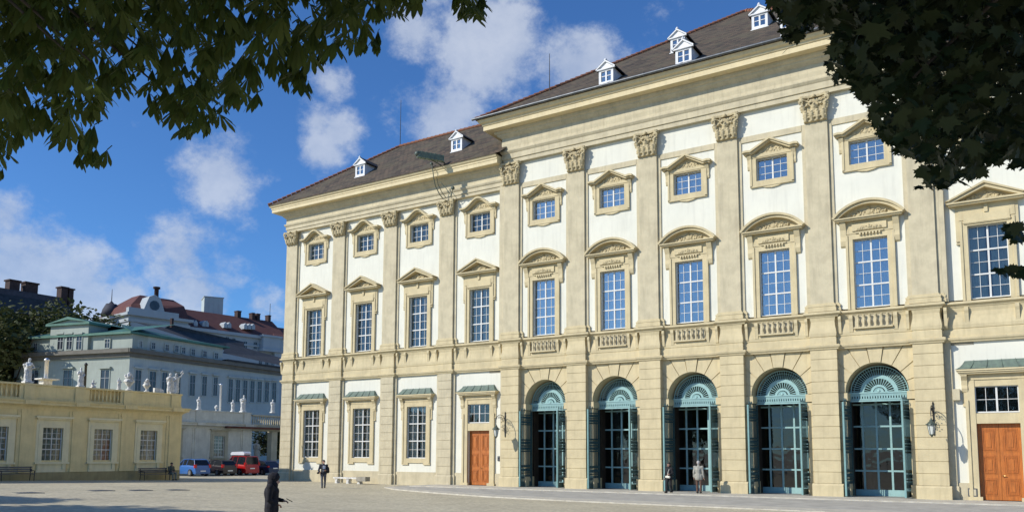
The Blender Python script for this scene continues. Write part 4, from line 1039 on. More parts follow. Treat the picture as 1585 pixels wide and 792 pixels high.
def red_house():
    C0 = at(291, 506, X=-132); root = tag(empty('mansion_block', (C0.x, C0.y, -.5)), 'pale mansion block with long red roof and round dormer, farthest behind the villa', 'building')
    RW = mat('bluish white plaster', (.36, .40, .42), .9, .05, .4, .1, 6); F1 = Face(C0, 82); F2 = Face(C0+Vector((2, 0, 0)), 82)  # RW is one even bluish white plaster
    z1 = F1.S(291, 507)[1]; L = F1.S(445, 512)[0]; z2 = F1.S(440, 516)[1]
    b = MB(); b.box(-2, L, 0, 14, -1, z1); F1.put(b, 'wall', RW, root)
    b = MB(); b.box(-2, L, -.8, .1, z1-.5, z1+.2); b.box(-2, L, -.3, .05, z1-2.6, z1-2.2); F1.put(b, 'cornice', RW, root)
    zr = F1.S(285, 478, 7)[1]
    b = MB(); b.add([(-3, -.6, z1+.2), (L, -.6, z1+.2), (L, 7, zr), (-3, 7, zr), (L, 16, z1), (-3, 16, z1)], [(0, 1, 2, 3), (3, 2, 4, 5)]); F1.put(b, 'roof', RROOF, root)
    # corner pavilion with mansard
    a = F2.S(200, 490)[0]; c = F2.S(292, 493)[0]; ze = F2.S(245, 491)[1]
    b = MB(); b.box(a, c, 0, 16, -1, ze-.3); F2.put(b, 'pavilion_wall', RW, root)
    b = MB(); b.box(a-.8, c+.8, -.9, 16, ze-.3, ze+.3); b.box(a-.3, c+.3, -.3, 15, ze-1.6, ze-.9); F2.put(b, 'cornice', RW, root)
    k0 = F2.S(203, 471, 2); k1 = F2.S(285, 474, 2); t0 = F2.S(217, 456.5, 6); t1 = F2.S(268, 460.5, 6)
    b = MB(); b.add([(a, -.4, ze+.3), (c, -.4, ze+.3), (k1[0], 2, k1[1]), (k0[0], 2, k0[1]), (t1[0], 6, t0[1]), (t0[0], 6, t0[1]), (a, 16, ze+.3), (c, 16, ze+.3), (k0[0], 14, k0[1]), (k1[0], 14, k1[1]), (t0[0], 10, t0[1]), (t1[0], 10, t0[1])],
        [(0, 1, 2, 3), (3, 2, 4, 5), (0, 3, 8, 6), (3, 5, 10, 8), (1, 7, 9, 2), (2, 9, 11, 4), (5, 4, 11, 10)]); F2.put(b, 'mansard_roof', RROOF, root)
    x, z_ = F2.S(234.7, 478, .5); b = MB(); b.prism([(x-2.6, ze+.3), (x+2.6, ze+.3), (x+1.9, z_+.6), (x+1.2, z_+2.4), (x, z_+3), (x-1.2, z_+2.4), (x-1.9, z_+.6)], 'y', -.8, 2.5); b.box(x-5.5, x+5.5, -.9, .4, ze+.3, ze+1.3); F2.put(b, 'round_dormer', RW, root)
    b = MB(); b.prism([(x+math.cos(i*.63)*1.1, z_+.6+math.sin(i*.63)*1.1) for i in range(10)], 'y', -.86, -.7); F2.put(b, 'round_window', VWIN, root)
    x, z_ = F2.S(245.5, 452, 6); b = MB(); b.lathe([(.5, -1.4), (.5, .8), (.8, .9), (.8, 1.3)], (x, 7, z_), 8); F2.put(b, 'chimney', BRICK, root)
    # turret
    x, z_ = F2.S(178, 480, 10); _, zt = F2.S(178, 466, 10); r = .5*abs(F2.S(192, 480, 10)[0]-F2.S(165, 480, 10)[0])
    b = MB(); b.lathe([(r, 0), (r, z_-1), (r*1.1, z_-1), (r*.95, z_+.3), (r*.6, z_+1.6), (r*.35, zt-.4), (.1, zt+.3), (.05, zt+3)], (x, 12, 0), 12); F2.put(b, 'turret', SLATE, root)
    for u in (300, 313, 317, 346, 352, 377, 383, 389):
        x, z_ = F1.S(u, 501+(u-300)*.06, 1); b = MB(); b.prism([(x-.45, z_-.6), (x+.45, z_-.6), (x+.45, z_+.3), (x, z_+.8), (x-.45, z_+.3)], 'y', 0, 2.2); F1.put(b, 'small_dormer', RW, root)
    for u, w in ((369, 8), (391, 6), (399, 7), (416, 6)):
        x, z_ = F1.S(u, 482, 7); b = MB(); b.box(x-w*.06, x+w*.06, 6.5, 8, zr-.4, zr+1.2); b.box(x-w*.07, x+w*.07, 6.4, 8.1, zr+1.2, zr+1.45); F1.put(b, 'chimney', BRICK, root)
    for u, v in ((395, 534), (380, 533), (412, 538), (426, 541), (352, 526), (362, 528)): far_window(F1, root, u-2.4, u+2.4, v-5, v+6, RW, False)
    for u in (403, 413, 423): far_window(F1, root, u-2.4, u+2.4, 556, 566, RW, False)
    b = MB(); x0, _ = F1.S(402, 530); x1, _ = F1.S(428, 530); _, z0 = F1.S(415, 541); _, zz = F1.S(415, 523); b.box(x0, x1, -1.6, 0, z0, zz); b.box(x0-.4, x1+.4, -2, 0, zz, zz+.5); b.box(x0-.4, x1+.4, -2, 0, z0-.6, z0); F1.put(b, 'bay', RW, root)
    b = MB(); x0, _ = F1.S(421, 506); b.add([(x0, -1.6, z1), (x0+12, -1.6, z1), (x0+12, 6, zr-1.5), (x0+3, 6, zr-1.5), (x0, 12, z1)], [(0, 1, 2, 3), (0, 3, 4)]); b.box(x0+.3, x0+12, -1.2, 3, 5, z1-.02, 1); F1.put(b, 'corner_pavilion', [RROOF, RW], root)
    r = MB(); x, z_ = F1.S(418, 478, 7); r.tube([(x, 7, zr-1), (x, 7, zr+4.5)], .07, 5); F1.put(r, 'mast', IRON, root)
    # white box behind
    A = Face(at(315.6, 480, X=-150), 60); b = MB(); x0, zt = A.S(315.6, 459); x1, _ = A.S(345, 459); b.box(0, x1-x0, 0, 6, 20, zt); 
    for i in range(4): b.box((x1-x0)*i/4+.03, (x1-x0)*(i+1)/4-.03, -.05, 0, 20.2, zt-.1)
    b.box(-.15, x1-x0+.15, -.15, 6.1, zt, zt+.2)
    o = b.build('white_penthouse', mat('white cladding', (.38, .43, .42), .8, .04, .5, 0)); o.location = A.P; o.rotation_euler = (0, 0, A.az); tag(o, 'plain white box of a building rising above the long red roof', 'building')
    # brown building with chimneys, upper left
    A = Face(at(113, 462, X=-140), 91); root = tag(empty('tenement_roof', (A.P.x, A.P.y, -.5)), 'dark brown tenement roof with brick chimneys above the trees', 'building')
    xa, za = A.S(-60, 432); xb, zb = A.S(104, 459); xc, zc_ = A.S(118, 468)
    b = MB(); b.prism([(xa, 0), (xc, 0), (xc, zb-2.3), (xb, zb), (xa, zb)], 'y', 2, 14); A.put(b, 'wall', SLATE, root)
    b = MB(); b.add([(xa, -1, zb-5), (xc+1, -1, zb-5), (xb+.5, 3, zb+.1), (xa, 3, zb+.1)], [(0, 1, 2, 3)]); A.put(b, 'roof', VDARK, root)
    for u0, u1, v in ((14, 30, 432), (38.5, 58, 435.5), (94, 104, 443), (106, 113, 446)):
        x0, zt = A.S(u0, v, 3); x1, _ = A.S(u1, v, 3); b = MB(); b.box(x0, x1, 2.6, 4.4, zb-2.5, zt-.3); b.box(x0-.2, x1+.2, 2.4, 4.6, zt-.3, zt); A.put(b, 'chimney', BRICK, root)
red_house()

# ------------------------------------------------------------------ trees
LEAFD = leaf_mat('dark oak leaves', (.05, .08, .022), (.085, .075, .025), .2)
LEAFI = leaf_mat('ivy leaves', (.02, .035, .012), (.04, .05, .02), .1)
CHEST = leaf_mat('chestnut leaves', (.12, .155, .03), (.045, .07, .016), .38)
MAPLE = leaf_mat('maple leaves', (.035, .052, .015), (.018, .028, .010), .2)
def far_tree(name, label, cat, P, h, r, n, leaf, mt, seed, group=None, trunk=.35):
    random.seed(seed); root = tag(empty(name, P), label, cat, group)
    t = MB(); t.tube([(0, 0, -.5), (.1, 0, h*.25), (-.1, .1, h*.5)], [trunk, trunk*.8, trunk*.5], 8)
    for k in range(6):
        a = k*1.05; t.tube([(0, 0, h*.35), (math.cos(a)*r*.4, math.sin(a)*r*.4, h*.6), (math.cos(a)*r*.7, math.sin(a)*r*.7, h*.75)], [trunk*.4, trunk*.25, .04], 5)
    t.build('trunk', BARK, root)
    c = MB(); lobes = []
    for k in range(20):
        a = random.uniform(0, 6.28); zf = random.uniform(.38, .86); q = random.uniform(.15, .85)*r*(1-max(0, zf-.6)*1.5); lobes.append((math.cos(a)*q, math.sin(a)*q, h*zf, r*random.uniform(.26, .42)))
    for i in range(n):
        L = random.choice(lobes); d = Vector((random.gauss(0, 1), random.gauss(0, 1), random.gauss(0, .8))).normalized(); rr = L[3]*(random.random()**.35)
        p = Vector(L[:3])+d*rr; a = Vector((random.uniform(-1, 1), random.uniform(-1, 1), random.uniform(-.6, .6))).normalized(); b_ = a.orthogonal().normalized(); s = leaf*random.uniform(.6, 1.3)
        c.add([p-a*s, p-b_*s*.55+Vector((0, 0, -.1*s)), p+a*s, p+b_*s*.55], [(0, 1, 2, 3)])
    c.build('crown', mt, root); return root
gTR = 'trees behind the villa'
for i, (u, v, X, h, r, lb) in enumerate(((10, 590, -98, 23, 10, 'dark tree at the left edge of the photo beside the villa'), (84, 590, -104, 26, 14, 'tall dark tree right behind the pedimented attic of the villa'), (138, 590, -106, 24, 9.5, 'rounded dark tree behind the villa, nearest the turret'))):
    p = at(u, v, X=X); top = at(u, (458, 452, 472)[i], X=X).z
    far_tree('broadleaf_tree', lb, 'tree', (p.x, p.y, -.5), (top+.5)*.99, r, 13000, .42, LEAFD, 20+i, gTR)
p = at(412, 735, X=-47); far_tree('ivy_tree', 'dark leafy tree in the gap beside the palace corner', 'tree', (p.x, p.y+1, -.4), 6.2, 2.8, 5000, .16, LEAFI, 31)
p = at(440, 735, X=-52); far_tree('garden_tree', 'dark garden tree hidden mostly behind the palace corner', 'tree', (p.x, p.y+1, -.4), 7, 3.2, 5000, .16, LEAFI, 33)
for i, (x, y, h, r, lb) in enumerate(((-13, -42.5, 11, 4.8, 'round tree left of the court, outside the view'), (-3.5, -41.8, 10.5, 5.6, 'smaller round tree nearer the court entrance'), (-24.5, -39.0, 9.5, 3.4, 'round tree beyond the end of the yellow wing'))):
    far_tree('court_tree', lb, 'tree', (x, y, gz(x, y)), h, r, 9000, .22, CHEST, 40+i, 'trees along the court')

def inpoly(x, y, P):
    c = False; j = len(P)-1
    for i in range(len(P)):
        if (P[i][1] > y) != (P[j][1] > y) and x < (P[j][0]-P[i][0])*(y-P[i][1])/(P[j][1]-P[i][1])+P[i][0]: c = not c
        j = i
    return c
ML = [(-400, -900), (-400, 290), (0, 285), (14, 274), (28, 262), (36, 230), (62, 205), (78, 236), (95, 215), (115, 225), (104, 255), (130, 268), (150, 270), (174, 245), (165, 212), (140, 192), (165, 180), (190, 152), (205, 142), (225, 172), (232, 195),
      (250, 207), (275, 227), (300, 217), (325, 212), (345, 200), (372, 207), (385, 177), (405, 165), (425, 150), (445, 148), (480, 152), (496, 142), (482, 110), (500, 112), (515, 84), (545, 94), (575, 90), (602, 74), (618, 56), (604, 24), (640, 28), (668, 0), (700, -900)]
ML2 = [(686, -200), (684, 0), (692, 26), (708, 30), (722, 38), (740, 30), (760, 24), (762, 0), (765, -200)]
MR = [(1176, -900), (1180, 0), (1203, 40), (1202, 80), (1222, 86), (1245, 80), (1250, 52), (1273, 48), (1286, 76), (1270, 90), (1276, 116), (1292, 140), (1310, 134), (1325, 168), (1345, 184), (1352, 218), (1375, 238), (1395, 245), (1412, 252), (1426, 264), (1413, 292), (1440, 298),
      (1455, 306), (1480, 290), (1500, 294), (1520, 284), (1535, 262), (1545, 258), (1560, 276), (1590, 266), (2000, 300), (2000, -900)]
MR2 = [(1546, 345), (1600, 340), (1600, 390), (1560, 378), (1548, 362)]; MR3 = [(1530, 415), (1560, 408), (1600, 408), (1600, 436), (1570, 440), (1534, 428)]
def chestnut_leaf(mb, p, s, yaw, droop):
    base = Vector(p); ax = Vector((math.cos(yaw), math.sin(yaw), 0)); sd_ = Vector((-ax.y, ax.x, 0)); n = 6
    for k in range(n):
        a = (k-(n-1)/2)*.62+random.uniform(-.06, .06); L = s*(1-.10*abs(k-(n-1)/2))*random.uniform(.88, 1.05)
        d = (ax*math.cos(a)+sd_*math.sin(a)); d = (d*math.cos(droop)+Vector((0, 0, -math.sin(droop)))).normalized()
        w = d.cross(Vector((0, 0, 1))); w = w.normalized() if w.length > .1 else sd_; w = (w+Vector((0, 0, random.uniform(-.25, .25)))).normalized(); sag = Vector((0, 0, -.10*L))
        pts = [base, base+d*L*.35+w*L*.07, base+d*L*.72+w*L*.14+sag*.5, base+d*L*.9+w*L*.09+sag*.8, base+d*L+sag*1.4, base+d*L*.9-w*L*.09+sag*.8, base+d*L*.72-w*L*.14+sag*.5, base+d*L*.35-w*L*.07]
        mid = base+d*L*.7+Vector((0, 0, -.04*L))
        mb.add(pts+[mid], [(0, 1, 8), (1, 2, 8), (2, 3, 8), (3, 4, 8), (4, 5, 8), (5, 6, 8), (6, 7, 8), (7, 0, 8)], 0, True)
    mb.tube([base, base-ax*s*.22+Vector((0, 0, s*.2))], .004, 3, 0)
MO = [(0, -.12), (.18, -.1), (.42, -.28), (.40, -.08), (.62, .0), (.50, .14), (.95, .30), (.72, .38), (.80, .55), (.42, .52), (.30, .62), (.33, .85), (.16, .82), (0, 1.15)]
MO = MO+[(-x, y) for x, y in MO[-2:0:-1]]
def maple_leaf(mb, p, s, yaw, droop):
    p = Vector(p); a = Vector((math.cos(yaw), math.sin(yaw), 0)); d = (a*math.cos(droop)+Vector((0, 0, -math.sin(droop)))).normalized(); w = d.cross(Vector((0, 0, 1))); w = w.normalized() if w.length > .1 else Vector((-a.y, a.x, 0))
    w = (w+Vector((0, 0, random.uniform(-.5, .5)))).normalized(); nn = w.cross(d)
    vs = [p+w*x*s*.6+d*y*s*.6-nn*.10*s*(x*x+.4*y*y) for x, y in MO]+[p+d*s*.2]
    n = len(MO); mb.add(vs, [(i, (i+1) % n, n) for i in range(n)], 0, True)
def near_tree(name, label, masks, fn, size, wr, nin, shade_c, shade_r, nshade, trunk, mt, seed, urange, vrange, shadesize):
    random.seed(seed)
    root = tag(empty(name, (trunk[0], trunk[1], gz(trunk[0], trunk[1]))), label, 'tree'); base = root.location.copy()
    mb = MB(); tw = MB(); pts = []
    def ok(u, v): return any(inpoly(u, v, M_) for M_ in masks)
    cnt = 0; tries = 0
    while cnt < nin and tries < 60*nin:
        tries += 1; u = random.uniform(*urange); v = random.uniform(*vrange); w = random.uniform(*wr)
        rpx = size*F/w
        if not ok(u, v-rpx*.1): continue
        P = CAM+raydir(u, v)*w
        yaw = random.uniform(0, 6.28); dr = random.uniform(.5, 1.35)
        tip = P+Vector((math.cos(yaw)*math.cos(dr), math.sin(yaw)*math.cos(dr), -math.sin(dr)))*size*.9
        q = proj(tip); s1 = proj(P+(tip-P)*.6+rt*size*.4); s2 = proj(P+(tip-P)*.6-rt*size*.4)
        if not (ok(q[0], q[1]) and ok(*s1[:2]) and ok(*s2[:2])): continue
        fn(mb, P-base, size*random.uniform(.75, 1.1), yaw, dr); pts.append(P); cnt += 1
    k = 0
    while k < nshade:
        d = Vector((random.gauss(0, 1), random.gauss(0, 1), random.gauss(0, 1))).normalized()*(random.random()**.4); P = Vector(shade_c)+Vector((d.x*shade_r[0], d.y*shade_r[1], d.z*shade_r[2]))
        k += 1; q = proj(P)
        if (P-CAM).length < 1.6: continue
        if q[2] > .2:
            mrg = 1.3*F*shadesize/q[2]
            if -mrg < q[0] < 1585+mrg and -mrg < q[1] < 800+mrg:
                if not (ok(q[0], q[1]) and ok(q[0]-mrg*.6, q[1]) and ok(q[0]+mrg*.6, q[1]) and ok(q[0], q[1]+mrg*.7)): continue
        fn(mb, P-base, shadesize*random.uniform(.8, 1.2), random.uniform(0, 6.28), random.uniform(0, 1.3))
    mb.build('crown', mt, root)
    t = MB(); hub = Vector((0, 0, Vector(shade_c).z-base.z-1.5)); t.tube([(0, 0, -.3), (.05, 0, 1.2), hub*.7, hub], [.34, .28, .24, .2], 10); t.build('trunk', BARK, root)
    lm = MB()
    tg = [random.choice(pts) for _ in range(26)]; tg.sort(key=lambda p: p.z)
    for p in tg:
        q = p-base; mid = hub.lerp(q, .5)+Vector((0, 0, 1.0))
        m1 = hub.lerp(mid, .5)+Vector((0, 0, .3))
        path = [hub, m1, mid, mid.lerp(q, .6)+Vector((0, 0, .25)), q+Vector((0, 0, .1))]
        bad = False
        for i in range(len(path)-1):
            for f in (0, .25, .5, .75, 1):
                z_ = proj(path[i].lerp(path[i+1], f)+base)
                if z_[2] > 0 and -10 < z_[0] < 1595 and -10 < z_[1] < 800 and not ok(z_[0], z_[1]): bad = True
        if not bad: lm.tube(path, [.09, .06, .04, .02, .008], 5)
    lm.build('limb', BARK, root)
    return root
SUNW = -LIGHT
PL = CAM+raydir(230, 60)*6.8; PR = CAM+raydir(1430, 120)*5.2
fwh = Vector((-math.sin(YAW), math.cos(YAW), 0))
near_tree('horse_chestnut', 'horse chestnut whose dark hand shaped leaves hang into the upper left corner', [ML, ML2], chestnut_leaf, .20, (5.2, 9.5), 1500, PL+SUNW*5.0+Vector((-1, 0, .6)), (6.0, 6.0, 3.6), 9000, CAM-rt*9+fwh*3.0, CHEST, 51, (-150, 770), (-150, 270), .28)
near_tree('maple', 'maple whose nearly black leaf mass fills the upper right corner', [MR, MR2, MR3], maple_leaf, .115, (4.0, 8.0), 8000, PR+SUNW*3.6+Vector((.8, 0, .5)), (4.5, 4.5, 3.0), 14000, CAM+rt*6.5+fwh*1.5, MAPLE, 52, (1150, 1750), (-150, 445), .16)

# ------------------------------------------------------------------ statues and urns on the parapets
def drape_statue(seed, H=1.9, arm=None, group=False, lean=0):
    H *= .93
    """a robed stone figure on a low block, about H metres tall, facing +x"""
    random.seed(seed); mb = MB(); k = H/1.9
    mb.prism([(-.28*k, -.3*k), (.3*k, -.3*k), (.3*k, .3*k), (-.28*k, .3*k)], 'z', 0, .14*k)
    def fig(ox, oy, s, turn, arms):
        c, sn = math.cos(turn), math.sin(turn); T = lambda x, y, z: (ox+(x*c-y*sn)*s, oy+(x*sn+y*c)*s, z*s+.1*k)
        cap = lambda a, b, r0, r1: capsule(mb, T(*a), T(*b), r0*s, r1*s, 10)
        cap((0, -.1, .1), (.02, -.1, .85), .15, .16); cap((.08, .12, .1), (.05, .1, .85), .16, .16); cap((0, 0, .3), (0, 0, .95), .24, .19)
        cap((0, 0, .95), (.0+lean, 0, 1.32), .19, .21); cap((0+lean, 0, 1.4), (.02+lean, 0, 1.55), .09, .07); cap((.04+lean, 0, 1.62), (.03+lean, 0, 1.72), .1, .105)
        for i in range(9):
            a = i*.7+seed; r = .2; cap((math.cos(a)*r, math.sin(a)*r, .12), (math.cos(a+.5)*r*.85, math.sin(a+.5)*r*.85, random.uniform(.8, 1.25)), .06, .035)
        cap((-.12, -.22, 1.3), (-.18, .1, .6), .1, .13); cap((.0, .22, 1.38), (-.2, .2, .5), .08, .12)
        for sg, (ex, ey, ez), (hx, hy, hz) in ((-1, *arms[0]), (1, *arms[1])):
            cap((lean, sg*.2, 1.4), (ex, ey, ez), .085, .065); cap((ex, ey, ez), (hx, hy, hz), .06, .045); cap((hx, hy, hz), (hx+.05, hy, hz+.04), .05, .04)
    if not group: fig(0, 0, k, 0, arm or (((.1, -.35, 1.1), (.3, -.2, 1.25)), ((.05, .34, 1.1), (.28, .15, .95))))
    else:
        fig(0, -.22*k, k*.96, .2, (((.1, -.35, 1.15), (.25, -.4, 1.35)), ((.1, .3, 1.3), (.2, .4, 1.5)))); fig(.05, .34*k, k*.98, -.3, (((.1, -.3, 1.1), (.25, -.1, 1.2)), ((0, .42, 1.55), (.05, .62, 1.85))))
        capsule(mb, (0, 0, .1), (0, .05*k, 1.0*k), .25*k, .15*k); capsule(mb, (.05, .8*k, 1.9*k), (.05, 1.0*k, 2.15*k), .05*k, .05*k)
    return mb
def urn_mb(H=1.3, seed=1):
    random.seed(seed); mb = MB(); k = H/1.3
    mb.lathe([(.24*k, 0), (.24*k, .08*k), (.12*k, .14*k), (.08*k, .28*k), (.2*k, .42*k), (.33*k, .62*k), (.34*k, .78*k), (.22*k, .86*k), (.3*k, .94*k), (.3*k, .98*k)], n=14)
    for i in range(26):
        a = random.uniform(0, 6.28); q = random.uniform(0, .3)*k; mb.ball((math.cos(a)*q, math.sin(a)*q, k*random.uniform(.98, 1.3)-q*.5), k*random.uniform(.06, .11), 6)
    for i in range(6): a = i*1.05; mb.ball((math.cos(a)*.33*k, math.sin(a)*.33*k, .66*k), .07*k, 5)
    return mb
def cherub_mb(H=.9, seed=1):
    mb = MB(); k = H/.9
    mb.box(-.22*k, .22*k, -.22*k, .22*k, 0, .1*k); capsule(mb, (0, 0, .2*k), (0, 0, .5*k), .17*k, .13*k); capsule(mb, (0, .02, .68*k), (0, .02, .74*k), .105*k, .1*k)
    for s in (-1, 1): capsule(mb, (0, s*.13*k, .5*k), (.12*k, s*.24*k, .42*k), .06*k, .05*k); capsule(mb, (.0, s*.1*k, .2*k), (.25*k, s*.14*k, .16*k), .09*k, .06*k)
    capsule(mb, (.12*k, .24*k, .42*k), (.2*k, .22*k, .6*k), .05*k, .04*k)
    return mb
def stone_thing(name, label, mb, u, X, zt, cat, group, vox=.028, rough=.028):
    p = at(u, 600, X=X); root_loc = (X, p.y, zt)
    o = remeshed(mb, name, MARBLE, vox, smooth=1, rough=rough, rscale=7); o.location = root_loc; tag(o, label, cat, group); return o
ZT = ZY['top']-.004
gST = 'stone figures and urns along the parapets'
stone_thing('statue', 'white statue of a bent draped figure on the yellow wing parapet, leftmost of all', drape_statue(1, 1.75, lean=.12, arm=(((.3, -.2, 1.15), (.4, .1, 1.3)), ((.2, .34, 1.1), (.38, .1, 1.0)))), 41.5, -25.25, ZT, 'statue', gST)
stone_thing('statue', 'white statue of an upright figure above the second pilaster of the yellow wing', drape_statue(2, 1.45), 124, -25.25, ZT, 'statue', gST)
stone_thing('cherub', 'small white seated cherub just right of the upright statue', cherub_mb(.62), 143.5, -25.25, ZT, 'statue', gST, .02, .01)
stone_thing('cherub', 'white crouching figure left of the flowering urn on the yellow wing', drape_statue(5, .95, lean=-.1), 184, -25.25, ZT, 'statue', gST, .02, .012)
stone_thing('urn', 'large white urn heaped with flowers between two smaller pieces on the parapet', urn_mb(1.28, 3), 199.5, -25.25, ZT, 'urn', gST, .02, .012)
stone_thing('urn', 'smaller white urn with pointed top standing right of the flower urn', urn_mb(.95, 4), 227, -25.25, ZT, 'urn', gST, .02, .012)
stone_thing('statue_group', 'white pair of entwined figures with a raised arm at the end of the yellow wing', drape_statue(7, 1.72, group=True), 266, -25.35, ZT, 'statue', gST, .025, .022)
mb = MB(); mb.prism([(-.15, 0), (.15, 0), (.12, .22), (-.1, .28)], 'y', -.33, .33); mb.box(-.1, .1, -.4, .1, 0, .34)
o = mb.build('stone_fragment', MARBLE); o.location = (-25.25, at(246, 600, X=-25.25).y, ZT); tag(o, 'flat white stone block lying on the parapet before the statue pair', 'stone block')
Z2 = ZG['top']-.004
for u, H, lb, sd_ in ((309, 1.45, 'white statue on the coach house parapet, leftmost there', 11), (377, 1.95, 'large white bent statue on the coach house parapet above its window', 12), (361.5, 1.35, 'smaller white statue just left of the large bent one', 13)):
    stone_thing('statue', lb, drape_statue(sd_, H, lean=.1 if sd_ == 12 else 0), u, -42.2, Z2, 'statue', gST, .035, .02)
stone_thing('finial', 'short rounded white finial on the coach house parapet beneath the metal flue', urn_mb(.62, 9), 336, -42.2, Z2, 'finial', gST, .03)
stone_thing('statue', 'white statue standing over the arcade balustrade next to the palace corner', drape_statue(14, 1.6), 423, -42.1, 6.65, 'statue', gST, .035, .02)
pg = ground_at(397, 722); o = remeshed(drape_statue(15, 2.6), 'garden_statue', mat('weathered statue stone', (.42, .42, .40), .9, .1, 4), .04, smooth=1, rough=.02, rscale=6); o.location = (-44.5, at(397, 700, X=-44.5).y, gz(-44, 14)+1.2); tag(o, 'grey weathered statue among leaves behind the dark blue car', 'statue')
ped = MB(); ped.box(-.5, .5, -.5, .5, -1.3, .01); pd_ = ped.build('plinth', GRW, o)
def flue(name, label, u, X, v0, v1, base, H, r, z0):
    p = at(u, v0, X=X); b = MB(); root = tag(empty(name, (X, p.y, z0)), label, 'chimney')
    if base: q = MB(); q.box(-.3, .3, -.3, .3, 0, base); q.box(-.4, .55, -.55, .65, base, base+.08); q.build('base', MARBLE if base > .5 else GRW, root)
    b.lathe([(r, base), (r, base+H), (r*1.4, base+H+.02), (r*1.4, base+H+.1), (r*.5, base+H+.2)], n=10); b.build('pipe', mat('steel flue', (.65, .66, .68), .35, .05, 3, 0, metal=.7) if 'black' not in label else IRON, root); return root
flue('flue_chimney', 'tall steel flue on a white block behind the yellow wing parapet', 70, -27.5, 600, 553, 1.55, 1.3, .13, 5.6)
flue('flue_chimney', 'slim black stovepipe rising beside the upright parapet statue', 131, -28.5, 600, 560, .3, 2.6, .09, 5.6)
flue('flue_chimney', 'thin pale metal flue above the coach house between finial and statues', 340.5, -44, 632, 580, .0, 4.2, .11, 5.2)

# ------------------------------------------------------------------ wall lanterns
def lantern(label, x, z):
    L = 1.05; root = tag(empty('wall_lantern', (x, 0, z)), label, 'lantern', 'wrought iron lanterns on the palace front')
    b = MB(); b.box(-.03, .03, -.05, -.005, -.75, .62); b.lathe([(.03, 0), (.045, .05), (.002, .16)], (0, -.03, .62), 6); b.lathe([(.002, -.2), (.04, -.08), (.03, 0)], (0, -.03, -.75), 6)
    for zz in (-.6, .45): b.box(-.06, .06, -.03, -.002, zz-.03, zz+.03)
    pts = [(0, -.05, -.35)]
    for i in range(13): a = math.pi*i/12; pts.append((0, -.05-L*.5+L*.5*math.cos(a), .12+.42*math.sin(a)))
    b.tube(pts+[(0, -L-.05, -.02)], .022, 6)
    def spiral(cy, cz, r, turns, d=1):
        q = [(0, cy+math.cos(d*2*math.pi*turns*i/18)*r*(1-i/20), cz+math.sin(d*2*math.pi*turns*i/18)*r*(1-i/20)) for i in range(19)]; b.tube(q, .014, 5)
    spiral(-.25, .2, .16, 1.4); spiral(-.22, -.2, .17, 1.5, -1); spiral(-.14, -.48, .1, 1.3); spiral(-.5, .36, .13, 1.3, -1); spiral(-.75, .34, .1, 1.3)
    for i in range(7): a = i*.9; b.ball((0, -.3+.2*math.cos(a), -.1+.35*math.sin(a)), .028, 5)
    b.build('bracket', IRON, root)
    z0 = -.62
    f = MB(); n = 6
    f.lathe([(.0, 0), (.03, .02), (.05, .07), (.10, .12), (.11, .15)], (0, 0, -.55), 8)
    for i in range(n):
        a = i*math.pi*2/n; f.tube([(.11*math.cos(a), .11*math.sin(a), -.40), (.19*math.cos(a), .19*math.sin(a), .04)], .012, 4)
    f.lathe([(.24, .04), (.23, .08), (.13, .2), (.09, .22), (.07, .3), (.03, .34), (.02, .42)], (0, 0, 0), 8)
    for i in range(8): a = i*math.pi/4; f.ball((.23*math.cos(a), .23*math.sin(a), .08), .03, 5)
    lan = f.build('lantern_frame', IRONG, root, (0, -L-.05, -.48))
    g = MB(); g.lathe([(.10, -.40), (.175, .03)], n=6, smooth=False); g.build('lantern_glass', mat('milky lantern glass', (.62, .64, .58), .15, .05, 3, 0), lan)
    return root
lantern('black wrought iron wall lantern right of the left brown door', -.33, 4.28)
lantern('black wrought iron wall lantern between the last arch and the right brown door', 25.12, 4.18)
